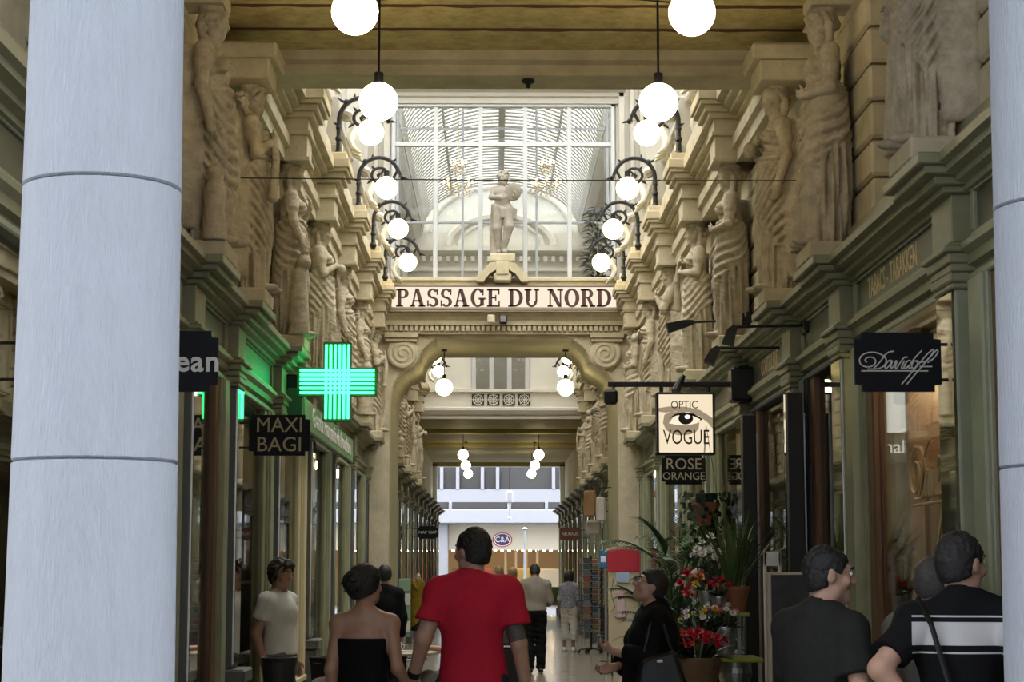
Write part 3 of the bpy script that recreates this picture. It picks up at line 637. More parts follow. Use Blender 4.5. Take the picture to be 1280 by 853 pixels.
for x0, x1 in ((-1.5, -.75), (-.35, .65), (1.05, 1.8)):
    MB().bev(x0, x1, Y2 - .05, Y2 + .02, 7.2, 8.7, .02).build('blind_window', WHITEP, B2)
    m = MB()
    for j in range(9): m.bev(x0 + .06, x1 - .06, Y2 - .09, Y2 - .05, 7.3 + j * .15, 7.36 + j * .15, .008)
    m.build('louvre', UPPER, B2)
UPPER = UPPER_
# ------------------------------------------------------------------ glass vaults
def vault(nm, y0, y1, hw, z0, rise, step):
    V = holder(nm); A = [math.pi * i / 14 for i in range(15)]; arc = [(XC - hw * math.cos(a), z0 + rise * math.sin(a)) for a in A]; y = y0; rib = pane = None
    while y < y1 + .01:
        if rib is None: rib = MB().tube([(x, 0, z) for x, z in arc], .03, 5).build('vault_rib', mat('rib_grey', (.30, .29, .26), .5), V); rib.location.y = y
        else: copy_part(rib, (0, y, 0), V)
        if y + step <= y1 + .01:
            if pane is None:
                m = MB(); n = len(arc); vs = [(x, .02, z + .02) for x, z in arc] + [(x, step - .02, z + .02) for x, z in arc]
                m.add(vs, [(i, i + 1, n + i + 1, n + i) for i in range(n - 1)]); pane = m.build('vault_pane', CLEAR, V); pane.location.y = y
            else: copy_part(pane, (0, y, 0), V)
        y += step
    for a in (0, 4, 7, 10, 14): x, z = arc[a]; q = .07 if a == 7 else .025; MB().bev(x - q, x + q, y0, y1, z - .05, z + .05, .008).build('purlin', MATS['rib_grey'], V)
    return V
vault('roof_far', 31.8, 45.0, 1.95, 9.95, 1.2, .30)
vault('roof_near', 15.2, 28.9, 3.45, 9.95, 1.9, .5)
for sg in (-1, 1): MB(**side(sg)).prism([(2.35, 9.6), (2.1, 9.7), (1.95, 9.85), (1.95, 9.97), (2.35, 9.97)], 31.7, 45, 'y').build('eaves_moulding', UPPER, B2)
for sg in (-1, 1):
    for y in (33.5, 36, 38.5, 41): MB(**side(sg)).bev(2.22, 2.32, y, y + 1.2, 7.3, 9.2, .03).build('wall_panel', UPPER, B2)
# ------------------------------------------------------------------ pilasters and shopfronts
def shop_side(sg, nm):
    K = side(sg); W = bpy.data.objects['wall_' + nm]
    base = None
    for Y in ALLP:
        if base is None:
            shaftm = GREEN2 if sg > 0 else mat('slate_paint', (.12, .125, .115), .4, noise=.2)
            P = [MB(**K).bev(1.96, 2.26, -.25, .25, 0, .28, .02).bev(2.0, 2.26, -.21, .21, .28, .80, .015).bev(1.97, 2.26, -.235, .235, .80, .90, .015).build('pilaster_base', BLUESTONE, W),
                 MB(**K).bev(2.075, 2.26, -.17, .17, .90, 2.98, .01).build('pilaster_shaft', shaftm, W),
                 MB(**K).bev(2.06, 2.08, -.155, .155, .93, 2.97, .003).build('pilaster_mirror', MIRROR, W),
                 MB(**K).bev(2.055, 2.26, -.185, .185, 2.98, 3.01, .008).bev(2.045, 2.26, -.20, .20, 3.01, 3.06, .01).build('pilaster_capital', GREEN, W)]
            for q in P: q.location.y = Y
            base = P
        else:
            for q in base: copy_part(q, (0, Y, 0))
    # rooms behind the glass
    R = holder('shop_rooms_' + nm)
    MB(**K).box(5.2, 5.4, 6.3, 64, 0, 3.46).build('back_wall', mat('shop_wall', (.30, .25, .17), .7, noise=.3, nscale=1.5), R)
    MB(**K).box(2.4, 5.2, 6.6, 64, 3.36, 3.46).build('shop_ceiling', mat('shop_ceiling', (.42, .32, .20), .6), R)
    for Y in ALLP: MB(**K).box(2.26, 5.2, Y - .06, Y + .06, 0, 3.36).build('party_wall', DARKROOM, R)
shop_side(-1, 'left'); shop_side(1, 'right')
FR = {'green': GREEN2, 'dark': BLACKM, 'cream': CREAM, 'wood': WOOD}
F_ = dict(green=GREEN, cream=CREAM, dark=BLACKM, wood=WOOD)
def shopfront(sg, y0, y1, style, label, group=None, mid=True, riser=.55):
    K = side(sg); inn = WOOD if y0 < 12.5 or style == 'dark' else (F_[style]); t = thing('shopfront', label, 'shopfront', (XC + sg * 2.19, (y0 + y1) / 2, 0), group=group); F = FR[style]
    a, b = y0 + .18, y1 - .18
    MB(**K).bev(2.13, 2.26, a, b, .02, riser - .06, .015).build('stallriser', BLUESTONE if style != 'cream' else CREAM, t)
    MB(**K).bev(2.09, 2.30, a, b, riser - .06, riser, .01).build('sill', WOOD if style == 'green' else F, t)
    wide = b - a > 1.6; j1 = b - .12; j0 = j1 - (.24 if wide else .12); k0 = j0 - (.20 if wide else .08)   # door-post pair at the far end of the bay
    MB(**K).bev(2.10, 2.25, j0, j1, riser, 3.01, .012).bev(2.12, 2.24, j0 - .03, j0 + .02, riser, 3.01, .008).bev(2.125, 2.24, j0 + .07, j1 - .07, riser, 3.01, .01).build('frame_post', F, t)
    MB(**K).bev(2.14, 2.23, k0, j0 - .03, riser, 3.01, .010).build('inner_frame', inn, t)
    MB(**K).bev(2.13, 2.24, a, a + .05, riser, 3.01, .01).build('frame_post', F, t)
    MB(**K).bev(2.12, 2.25, a, b, 3.0, 3.04, .008).build('top_rail', F, t)
    for lo, hi in ((a + .05, k0), (j1, b)):
        if hi - lo > .04: MB(**K).box(2.178, 2.184, lo, hi, riser, 3.01).build('window_pane', GLASS, t)
    # frieze plate above
    MB(**K).bev(2.145, 2.17, y0 + .42, y1 - .36, 3.235, 3.425, .004).build('name_board', PANEL, t)
    m = MB(**K)
    for q in ((y0 + .36, y1 - .30, 3.205, 3.235), (y0 + .36, y1 - .30, 3.425, 3.44), (y0 + .36, y0 + .42, 3.235, 3.425), (y1 - .36, y1 - .30, 3.235, 3.425)): m.bev(2.125, 2.17, *q, .006)
    m.build('board_frame', GREEN2, t)
    return t
SF = {}
desc = {(1, 0): ('green', 'tobacconist window in green frame, gilt TABACS - TABAKKEN above'), (1, 1): ('dark', 'black framed shop window behind the man in grey T-shirt'),
        (1, 2): ('dark', 'black framed optician window under COUTELLERIE name board'), (1, 3): ('green', 'florist shopfront behind the palms and flower pots'),
        (-1, 0): ('green', 'dark green shop window right beside the pale foreground column'), (-1, 1): ('green', 'narrow dark shop window next to MAXI BAGI sign'),
        (-1, 2): ('green', 'shop window where man in white T-shirt leans'), (-1, 3): ('cream', 'cream framed pharmacy front under the glowing cross')}
for sg in (-1, 1):
    for i in range(len(ALLP) - 1):
        y0, y1 = ALLP[i], ALLP[i + 1]
        if (sg, i) in desc: st, lb = desc[sg, i]; gp = None
        else:
            sd_ = 'left' if sg < 0 else 'right'
            if i < 7: lb = f'green framed shop window, {ORD[i + 1]} bay from the entrance along the {sd_} side'
            elif i < 12: lb = f'green framed shop window, {ORD[i - 6]} bay beyond the lettered bridge on the {sd_} side'
            else: lb = f'narrow far shop window in the ochre covered end, {ORD[i - 11]} bay on the {sd_} side'
            st = 'green'; gp = 'shopfronts along the passage'
        SF[sg, i] = shopfront(sg, y0, y1, st, lb, gp, mid=(y1 - y0 > 2.2))
    sd_ = 'left' if sg < 0 else 'right'
    SF[sg, -1] = shopfront(sg, 6.35, 8.95, 'green', f'foreground shop window partly hidden by the {sd_} round column', None, True)
# gilt lettering on the name boards
def board_text(sg, i, txt, size, ya, m=GOLD, sx=.62, u=2.144, z=3.33, **k):
    t = SF[sg, i]; mb = MB(); put_text(mb, txt, size, (XC + sg * u, ya, z), ux=(0, -sg, 0), sx=sx, ext=.002, **k); mb.build('lettering', m, t).parent = [c for c in t.children if c.name.startswith('name_board')][0]
board_text(1, 0, 'TABACS - TABAKKEN', .19, 10.50, sx=.72)
board_text(1, -1, 'CIGARES', .23, 7.65, sx=.7)
board_text(1, 2, 'COUTELLERIE', .19, 15.25, sx=.8)
board_text(-1, 1, 'PI', .2, 12.45, sx=.7)
# gilt script and lettering etched on the tobacconist's glass, lit shop fittings
LAMPW = emis('shop_lamp', (1.0, .74, .42), 45); LAMPC = emis('shop_tube', (1.0, .92, .78), 35)
n = 0
for sg in (-1, 1):
    for i in range(-1, len(ALLP) - 1):
        y0 = 6.35 if i < 0 else ALLP[i]; y1 = ALLP[i + 1] if i >= 0 else 8.95
        K = side(sg); far = i >= 4
        for q in ((.5,) if far else (.3, .72)):
            y = y0 + (y1 - y0) * q; x = XC + sg * (3.0 if n % 2 else 2.7); n += 1
            g_ = thing('ceiling_lamp', f'{"nearer" if q < .4 else "farther" if q > .6 else "small"} ceiling lamp inside the {ORD[i + 2]} {"left" if sg < 0 else "right"} shop from the street', 'lamp', (x, y, 3.36), group='lamps on the shop ceilings')
            MB().lathe([(.075, 0), (.075, -.05), (.06, -.055)], (x, y, 3.36), 12).build('housing', BLACKM, g_)
            MB().lathe([(.058, -.052), (.055, -.062), (.01, -.066)], (x, y, 3.36), 12).build('bulb', LAMPW if (i + sg) % 3 else LAMPC, g_)
# shelves with boxes and bottles in the near shops
pal = [mat('box_ochre', (.42, .28, .08), .6), mat('box_brown', (.14, .06, .03), .6), mat('box_cream', (.55, .48, .34), .6), mat('box_red', (.32, .05, .04), .6), mat('box_teal', (.06, .16, .15), .6), mat('box_white', (.62, .60, .56), .6)]
def shelving(sg, y, u, label, wd=1.0, n=4, items=True, mt=WOOD):
    K = side(sg); t = thing('display_shelf', label, 'shelf', (XC + sg * u, y, 0))
    for q in (-1, 1): MB(**K).box(u - .15, u + .15, y + q * wd / 2 - .02, y + q * wd / 2 + .02, 0, 2.3).build('side_panel', mt, t)
    for k in range(n):
        z = .5 + k * .48; MB(**K).box(u - .15, u + .15, y - wd / 2, y + wd / 2, z, z + .025).build('shelf_board', mt, t)
        if not items: continue
        yy = y - wd / 2 + .08; c = 0
        while yy < y + wd / 2 - .14:
            wb = random.uniform(.09, .2); hb = random.uniform(.1, .3); M_ = random.choice(pal)
            o = MB(**K).bev(u - .1, u + .07, yy, yy + wb, z + .025, z + .025 + hb, .006).build('carton' if random.random() < .8 else 'tin', M_)
            tag(o, f'{M_.name[4:]} box, {ORD[c + 1]} along the {ORD[k + 1]} board up of the {label.split(" in ")[0]}', 'box', 'goods on the ' + label); yy += wb + .03; c += 1
shelving(1, 10.6, 3.3, 'wooden goods shelf in the tobacconist window', 1.3); shelving(1, 9.6, 3.5, 'tall shelf in the tobacconist back', .5)
shelving(1, 12.8, 3.2, 'dark shelf in the black framed window', .9); shelving(-1, 12.6, 3.0, 'wooden shelf in the window by MAXI BAGI', .9); shelving(-1, 10.3, 3.1, 'shop shelf in the window near the left column', 1.2)
shelving(-1, 18.2, 2.9, 'cream pharmacy shelf in the cross shop', 1.4, 4, True, CREAM); shelving(-1, 15.3, 3.0, 'display shelf in the shop of the leaning man', 1.2); shelving(1, 15.2, 3.1, 'glass shelf in the optician shop', 1.0)
# tobacconist ceiling boards seen through the glass
t = SF[1, 0]
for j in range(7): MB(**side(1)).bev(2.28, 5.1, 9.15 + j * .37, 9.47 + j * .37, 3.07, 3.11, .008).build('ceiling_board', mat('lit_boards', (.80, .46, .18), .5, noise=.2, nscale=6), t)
for j, (x, y) in enumerate(((2.95, 9.9), (3.0, 10.7), (2.9, 11.4))):
    g_ = thing('pendant_bulb', f'added warm bulb lighting the tobacconist ceiling boards, {ORD[j + 1]} from the street', 'lamp', (x, y, 3.07), group='added bulbs lighting the tobacconist ceiling'); MB().tube([(x, y, 3.07), (x, y, 2.84)], .005, 5).build('cord', BLACK, g_); MB().ball((x, y, 2.80), .055, 12).build('bulb', emis('tobacco_bulb', (1, .72, .40), 110), g_)  # bulbs added to throw warm light straight onto the boards
pt = MB(); pt.bev(2.62, 3.9, 11.66, 11.77, .1, 2.95, .01).build('wood_wall', WOOD, t)
g_ = thing('light_box_sign', 'glowing white panel painted as reflection, above dark strip lettered nal, inside the tobacconist window', 'sign', (2.54, 11.7, 2.3))  # white panel glows in place of a bright reflection on the glass
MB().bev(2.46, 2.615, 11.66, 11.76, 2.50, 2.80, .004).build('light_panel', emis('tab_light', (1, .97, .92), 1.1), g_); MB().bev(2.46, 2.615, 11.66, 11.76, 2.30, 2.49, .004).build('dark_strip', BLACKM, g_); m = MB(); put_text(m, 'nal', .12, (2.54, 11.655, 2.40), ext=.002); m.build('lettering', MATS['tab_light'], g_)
# ------------------------------------------------------------------ round columns on the pavement, built up of drums
def column(cx_, cy_, label):
    t = thing('column', label, 'column', (cx_, cy_, 0)); rr = lambda z: .262 - .0085 * max(z - 1.0, 0)
    MB().lathe([(.36, 0), (.36, .12), (.33, .13), (.34, .18), (.33, .22), (.29, .24)], (cx_, cy_, 0), 40).build('column_base', BLUESTONE, t, smooth=40)
    zs = [.24, 1.10, 1.965, 2.83, 3.70, 4.56, 5.40]
    for a, b in zip(zs[:-1], zs[1:]):
        MB().lathe([(rr(a) - .012, a), (rr(a) - .004, a + .004), (rr(a), a + .008), (rr((a + b) / 2), (a + b) / 2), (rr(b), b - .006), (rr(b) - .012, b)], (cx_, cy_, 0), 64).build('column_drum', COLUMN, t, smooth=35)
    MB().lathe([(.23, 5.40), (.25, 5.44), (.24, 5.48), (.33, 5.60), (.36, 5.62), (.36, 5.78)], (cx_, cy_, 0), 40).build('column_capital', COLUMN, t, smooth=40)
column(-1.245, 5.75, 'big pale round stone column in the foreground beside the dark left shop window')
column(1.917, 6.02, 'shaded round stone column cut off behind the group of men')

# ------------------------------------------------------------------ caryatids in place
CM = [caryatid_mesh(v) for v in range(4)]
CME = []
for v in range(4):
    me_o = np_obj('figure', CM[v][0], CM[v][1], STATUE); CME.append(me_o)
seqL = [2, 0, 2, 3, 1, 0, 3, 2]; seqR = [3, 0, 1, 0, 2, 3, 1, 0]; pose = ['with one arm across her belly', 'holding a round bundle to her breast', 'with both arms folded before her', 'raising one hand to her breast']
first_used = set()
for sg, seq in ((-1, seqL), (1, seqR)):
    sd_ = 'left' if sg < 0 else 'right'
    for gi, PS in enumerate((PIERS, PIERS2)):
        for i, Y in enumerate(PS):
            v = seq[i % 8]; loc = (XC + sg * 2.02, Y, 3.72)
            where = f'{ORD[i + 1]} from the entrance at {sd_}' if gi == 0 else f'{ORD[i + 1]} beyond the bridge at {sd_}'
            t = thing('caryatid', f'draped stone caryatid {pose[v]}, {where}', 'statue', loc, rz=(math.pi / 2 if sg > 0 else -math.pi / 2) + random.uniform(-.15, .15) - sg * -.25 * 0, group='caryatids')
            if v not in first_used: o = CME[v]; first_used.add(v)
            else: o = CME[v].copy(); COL.objects.link(o)
            o.parent = t; o.scale = (1, 1, 1)
# child statue over the lettered sign
def cherub():
    S = SDF((-.32, -.26, -.02), (.36, .26, 1.40), .0095)
    S.chain([(-.07, .03, .74), (-.08, .06, .42), (-.06, .0, .08)], [.098, .075, .042], .03); S.chain([(.075, .03, .74), (.10, .10, .44), (.02, .05, .09)], [.098, .075, .042], .03)
    S.cap((-.06, -.01, .05), (-.06, .12, .035), .038, .03, .02); S.cap((.02, .04, .06), (.05, .15, .035), .036, .03, .02)
    S.ell((0, 0, .78), (.135, .115, .12), .04); S.ell((.0, .045, .88), (.118, .11, .11), .04); S.ell((0, .01, 1.01), (.125, .098, .10), .04); S.cap((-.11, 0, 1.07), (.11, 0, 1.07), .045, .045, .04)
    S.cap((0, 0, 1.07), (.01, .01, 1.16), .05, .045, .02)
    S.chain([(-.135, 0, 1.07), (-.175, .04, .93), (-.03, .15, .90)], [.05, .043, .033], .02); hand_sdf(S, (-.03, .15, .90), (1, .1, .1), (0, -1, 0), .75, .5, thumb_side=-1)
    S.chain([(.135, 0, 1.07), (.21, .03, .93), (.19, .16, .93)], [.05, .043, .033], .02); hand_sdf(S, (.19, .16, .93), (.1, .6, .7), (-1, 0, 0), .75, .5, thumb_side=1)
    M = eul(1.35, .45, .15)
    S.ell((.17, .14, 1.0), (.135, .15, .035), .01, rot=M)
    R = eul(-.12, 0, -.25); c = (.015, .02, 1.255); head_sdf(S, c, R, .98)
    r = np.random.default_rng(4)
    for i in range(70):
        a = r.uniform(0, 6.28); z = r.uniform(-.03, .09); q = math.sqrt(max(0, 1 - (z / .115)**2)); x, y = math.sin(a) * .085 * q, math.cos(a) * .095 * q - .01
        if y > .05 and z < .05: continue
        S.ell(np.array(c) + R @ np.array([x, y, z + .012]), r.uniform(.02, .028), .008)
    for j in range(5):   # cloth round the hips falling behind to the ground
        S.chain([(-.15, .06 - .02 * j, .80 - .03 * j), (0, .13, .72 - .03 * j), (.15, .08, .74 - .02 * j)], [.028] * 3, .015)
        S.chain([(.13 + .02 * j, -.03 - .02 * j, .76), (.15 + .015 * j, -.05, .6)], [.025, .02], .015)
    S.chain([(-.13, -.04, .78), (-.15, -.06, .45), (-.13, -.04, .0)], [.05, .055, .07], .02); S.chain([(-.08, -.09, .7), (-.10, -.1, .4), (-.1, -.08, .0)], [.05, .055, .06], .02)
    S.half((0, 0, -1), (0, 0, 0)); return S.mesh(1)
x, z = atY(628, 320, 28.72)
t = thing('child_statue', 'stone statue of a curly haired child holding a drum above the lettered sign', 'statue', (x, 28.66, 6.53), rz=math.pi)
V, Q = cherub(); V[:, 0] *= -1; Q = Q[:, ::-1].copy(); np_obj('figure', V, Q, mat('grey_weathered_stone', (.36, .325, .265), .8, noise=.35, nscale=8, bump=.2), t)  # statue stone colour darkened to offset the strong court skylight
x0 = x
m = MB(); m.bev(x0 - .20, x0 + .20, 28.46, 28.86, 6.41, 6.53, .012).bev(x0 - .10, x0 + .10, 28.54, 28.86, 6.2, 6.41, .01); m.build('pedestal', STONE, t)
m = MB()
for sg in (-1, 1):   # scrolled broken pediment under the child
    m.prism([(x0 + sg * .10, 6.41), (x0 + sg * .20, 6.39), (x0 + sg * .29, 6.28), (x0 + sg * .40, 6.18), (x0 + sg * .40, 6.09), (x0 + sg * .30, 6.09), (x0 + sg * .20, 6.22), (x0 + sg * .10, 6.28)], 28.52, 28.84, 'y')
    pts = [(x0 + sg * (.13 + (.075 - .06 * i / 20) * math.cos(i * .5)), 28.50, 6.27 + (.075 - .06 * i / 20) * math.sin(i * .5)) for i in range(21)]
    m.tube(pts, .022, 6)
m.bev(x0 - .14, x0 + .14, 28.55, 28.84, 6.09, 6.24, .03); m.ball((x0, 28.47, 6.18), .06, 10, sc=(1, .6, 1)); m.build('broken_pediment', STONE, t, smooth=40)

# ------------------------------------------------------------------ globe lamps
GM = MB().ball((0, 0, 0), .14, 28).build('globe', GLOBE, smooth=80); CAPM = MB().lathe([(.018, .13), (.034, .13), (.034, .21), (.03, .215), (.008, .22)], (0, 0, 0), 14, cap=True).build('cap', BLACK)
g_used = []
def globe(t, p):
    gl = None
    for o in (GM, CAPM):
        if o not in g_used: g_used.append(o); c = o
        else: c = o.copy(); COL.objects.link(c)
        if gl is None: gl = c; c.parent = t; c.location = tuple(np.array(p) - np.array(t['org']))
        else: c.parent = gl
PEND = [(10.65, 4.93), (12.9, 4.96)]
for Y, Z in PEND + [(30.3, 4.60), (48.9, 4.62), (53.6, 4.60), (58.5, 4.60)]:
    for sg, X in ((-1, -.835), (1, 1.175)):
        sd_ = 'left' if sg < 0 else 'right'; top = 5.78 if Y < 20 else (5.23 if Y < 40 else 5.28)
        lb = {10.65: f'nearest white globe pendant at the picture top, {sd_} one of the pair', 12.9: f'big white globe pendant below the porch beam, {sd_} one of the pair', 30.3: f'white globe pendant hung under the lettered bridge, {sd_} one'}.get(Y, f'small far globe pendant in the ochre covered end, {sd_} row, {ORD[1 + [48.9, 53.6, 58.5].index(Y)] if Y > 40 else ""} from the near end')
        t = thing('pendant_lamp', lb, 'lamp', (X, Y, top), group='globe pendants')
        MB().tube([(X, Y, top), (X, Y, Z + .2)], .009, 6).build('rod', BLACK, t); MB().lathe([(.05, top - .03), (.05, top)], (X, Y, 0), 12).build('ceiling_plate', BLACK, t)
        globe(t, (X, Y, Z))
def bracket_mesh():
    m = MB(); a = [(1.80, 0, 6.04), (1.80, 0, 6.2), (1.80, 0, 6.38)] + [(1.61 + .19 * math.cos(t), 0, 6.40 + .19 * math.sin(t)) for t in np.linspace(math.pi, .15, 11)]
    a = [(1.80, 0, 6.04), (1.80, 0, 6.38)] + [(1.61 - .19 * math.cos(math.pi - t), 0, 6.40 + .17 * math.sin(t)) for t in []]
    pts = [(1.82, 0, 5.98), (1.82, 0, 6.20), (1.82, 0, 6.38)] + [(1.57 + .25 * math.cos(t), 0, 6.40 + .25 * math.sin(t)) for t in np.linspace(.1, 2.85, 14)] + [(1.315, 0, 6.44), (1.30, 0, 6.40)]
    m.tube(pts, [.032, .028, .026] + [.026] * 14 + [.022, .014], 8)
    sp = [(1.55 + (.14 - .10 * i / 24) * math.cos(-2.4 + i * .36), 0, 6.44 + (.12 - .085 * i / 24) * math.sin(-2.4 + i * .36)) for i in range(25)]
    m.tube([(1.34, 0, 6.50), (1.39, 0, 6.40)] + sp, [.016, .018] + [.022 - .009 * i / 24 for i in range(25)], 6)
    for (u, z, r) in ((1.82, 6.20, .042), (1.82, 6.32, .036), (1.82, 6.04, .05), (1.74, 6.60, .036), (1.30, 6.40, .036), (1.45, 6.33, .026), (1.56, 6.43, .034)): m.ball((u, 0, z), r, 8)
    for (u, z, du, dz) in ((1.74, 6.59, .10, .06), (1.66, 6.63, -.01, .07), (1.42, 6.59, -.06, .05), (1.30, 6.40, -.09, -.02), (1.62, 6.50, .05, .05), (1.45, 6.33, -.06, -.04), (1.82, 6.35, .06, .03), (1.66, 6.36, .06, -.04), (1.56, 6.44, -.05, .06)):
        m.tube([(u, 0, z), (u + du * .6, 0, z + dz * .5), (u + du, 0, z + dz)], [.016, .014, .003], 6)
    m.tube([(1.48, 0, 6.44), (1.48, 0, 6.40)], .012, 6)
    return m
for sg in (-1, 1):
    br = None; sd_ = 'left' if sg < 0 else 'right'
    for gi, YS in enumerate(([16.75, 19.3, 22.2, 24.95, 27.75], [32.0, 34.8, 37.7, 40.6, 43.5])):
        for i, Y in enumerate(YS):
            t = thing('wall_lamp', f'white globe on a scrolled black iron bracket, {ORD[i + 1]} ' + ('from the porch' if gi == 0 else 'beyond the bridge') + f' along the {sd_} gallery', 'lamp', (XC + sg * 1.8, Y, 6.04), group='globe bracket lamps')
            if br is None:
                q = bracket_mesh(); q.v = [(sg * (a - 1.8), b, c - 6.04) for a, b, c in q.v]; br = q.build('bracket', IRON, t, world=False, smooth=50)
            else: c = br.copy(); COL.objects.link(c); c.parent = t
            globe(t, (XC + sg * 1.48, Y, 6.27))
# chandeliers in the glazed hall
for k, (px_, lb) in enumerate(((573, 'left crystal chandelier lit behind the big window'), (683, 'right crystal chandelier lit behind the big window'))):
    X, Z = atY(px_, 222, 30.3); t = thing('chandelier', lb, 'chandelier', (X, 30.3, 9.9), group='hall chandeliers'); m = MB(); e = MB(); cr = MB()
    m.tube([(X, 30.3, 9.9), (X, 30.3, Z - .12)], .008, 6)
    for tier, (z, r, n_) in enumerate(((Z - .12, .24, 8), (Z + .22, .13, 6))):
        for j in range(n_):
            a = j * 2 * math.pi / n_; p = (X + r * math.cos(a), 30.3 + r * math.sin(a), z)
            m.tube([(X, 30.3, z - .02), (X + r * .6 * math.cos(a), 30.3 + r * .6 * math.sin(a), z - .07), p], .008, 5); e.ball((p[0], p[1], z + .045), .018, 8, sc=(1, 1, 1.6))
            for q in range(3): cr.ball((X + r * (.5 + .3 * q) * math.cos(a), 30.3 + r * (.5 + .3 * q) * math.sin(a), z - .10 - .05 * ((q + j) % 2)), .022, 6)
    m.build('frame', mat('brass', (.5, .36, .14), .3, metal=1), t); e.build('candle_bulbs', emis('bulb', (1, .62, .22), 12), t); cr.build('crystals', mat('crystal', (.75, .68, .55), .1, metal=.3), t)

# ------------------------------------------------------------------ lettering PASSAGE DU NORD: slab letters, each its own piece
def arc(cx, cz, ro, so, ri, si, a0, a1, n=10):
    P = []; A = [math.radians(a0 + (a1 - a0) * i / n) for i in range(n + 1)]
    for i in range(n): P.append([(cx + ro * math.cos(A[i]), cz + so * math.sin(A[i])), (cx + ro * math.cos(A[i + 1]), cz + so * math.sin(A[i + 1])), (cx + ri * math.cos(A[i + 1]), cz + si * math.sin(A[i + 1])), (cx + ri * math.cos(A[i]), cz + si * math.sin(A[i]))])
    return P
def R_(a, b, c, d): return [[(a, c), (b, c), (b, d), (a, d)]]
def glyph(ch):
    st, sf = .23, .10
    if ch in 'PR':
        g = R_(.10, .10 + st, 0, 1) + R_(0, .45, 0, sf) + R_(0, .5, 1 - sf, 1) + arc(.47, .735, .33, .265, .10, .175, -90, 90) + R_(.3, .48, .47, .56) + R_(.3, .48, 1 - .09, 1)
        if ch == 'R': g += [[(.40, .50), (.60, .50), (.86, 0), (.62, 0)]] + R_(.60, .94, 0, sf); return g, .94
        return g, .80
    if ch == 'A': return [[(.36, 1), (.46, 1), (.22, 0), (.10, 0)], [(.34, 1), (.58, 1), (.92, 0), (.66, 0)]] + R_(.2, .7, .28, .37) + R_(0, .34, 0, sf) + R_(.56, 1.0, 0, sf), 1.0
    if ch == 'S': return arc(.38, .735, .34, .275, .14, .185, 25, 270, 12) + arc(.40, .265, .36, .275, .14, .18, -150, 90, 12) + R_(.62, .72, .66, .98) + R_(.03, .13, .02, .36) + [[(.30, .46), (.46, .46), (.50, .56), (.34, .56)]], .78
    if ch == 'G': return arc(.47, .5, .46, .52, .22, .43, 40, 310, 16) + R_(.62, .86, .06, .44) + R_(.52, .96, .40, .40 + sf) + R_(.74, .84, .64, .98), .98
    if ch == 'E': return R_(.10, .10 + st, 0, 1) + R_(0, .80, 0, sf) + R_(0, .78, 1 - sf, 1) + R_(.3, .58, .46, .55) + R_(.72, .82, 0, .32) + R_(.70, .80, .68, 1) + R_(.52, .60, .34, .66), .84
    if ch == 'D': return R_(.10, .10 + st, 0, 1) + R_(0, .45, 0, sf) + R_(0, .45, 1 - sf, 1) + arc(.42, .5, .52, .5, .28, .40, -90, 90, 14), .96
    if ch == 'U': return R_(.10, .34, .32, 1) + R_(.70, .82, .32, 1) + arc(.46, .34, .36, .36, .12 + .06, .24, 180, 360, 12) + R_(0, .46, 1 - sf, 1) + R_(.60, .94, 1 - sf, 1), .96
    if ch == 'N': return R_(.12, .22, 0, 1) + R_(.78, .88, 0, 1) + [[(.08, 1), (.34, 1), (.90, 0), (.66, 0)]] + R_(0, .34, 0, sf) + R_(0, .3, 1 - sf, 1) + R_(.62, 1.0, 1 - sf, 1), 1.0
    if ch == 'O': return arc(.48, .5, .48, .52, .23, .42, 0, 360, 24), .96
    return [], .36
SX0, SZ1 = atY(487, 356, 28.68); SX1, SZ0 = atY(773, 387, 28.68)
t = thing('lettered_sign', 'long backlit white sign reading PASSAGE DU NORD under the child statue', 'sign', ((SX0 + SX1) / 2, 28.68, SZ0))
m = MB(); m.bev(SX0, SX1, 28.64, 28.80, SZ0 - .05, SZ0 + .03, .01).bev(SX0, SX1, 28.64, 28.80, SZ1 - .035, SZ1, .008).bev(SX0, SX0 + .035, 28.64, 28.80, SZ0, SZ1, .008).bev(SX1 - .035, SX1, 28.64, 28.80, SZ0, SZ1, .008); m.build('frame', mat('sign_frame', (.30, .24, .17), .6), t)
MB().box(SX0 + .03, SX1 - .03, 28.69, 28.78, SZ0 + .02, SZ1 - .03).build('light_panel', emis('sign_light', (1.0, .88, .70), .80), t)
LT = mat('maroon_letter', (.055, .010, .008), .5); H = .268; seq = 'PASSAGE DU NORD'; sc = .275; adv = [glyph(c)[1] + .075 for c in seq]; tot = sum(adv)
kx = (atY(766, 370, 28.66)[0] - atY(495, 370, 28.66)[0]) / tot; xx = atY(495, 370, 28.66)[0]; zb = atY(600, 383.5, 28.66)[1]; H = atY(600, 361, 28.66)[1] - zb
for c, a in zip(seq, adv):
    ps, _ = glyph(c)
    if ps:
        m = MB()
        for p in ps: m.prism([(xx + q[0] * kx, zb + q[1] * H) for q in p], 28.672, 28.692, 'y')
        m.build('letter', LT, t)
    xx += a * kx
for i, (px_, pm) in enumerate(((614, WHITEP), (629, BLACKM))):
    X, Z = atY(px_, 400, 28.72); t = thing('floodlight' if i else 'junction_box', ('small black floodlight' if i else 'small beige junction box') + ' on the cornice under the lettered sign', 'lamp' if i else 'box', (X, 28.7, Z))
    MB().bev(X - .06, X + .06, 28.62, 28.72, Z - .07, Z + .07, .012).build('housing', pm if i else STONE, t); MB().bev(X - .045, X + .045, 28.605, 28.62, Z - .05, Z + .05, .004).build('face', mat('lens', (.2, .2, .2), .2) if i else STONE, t)

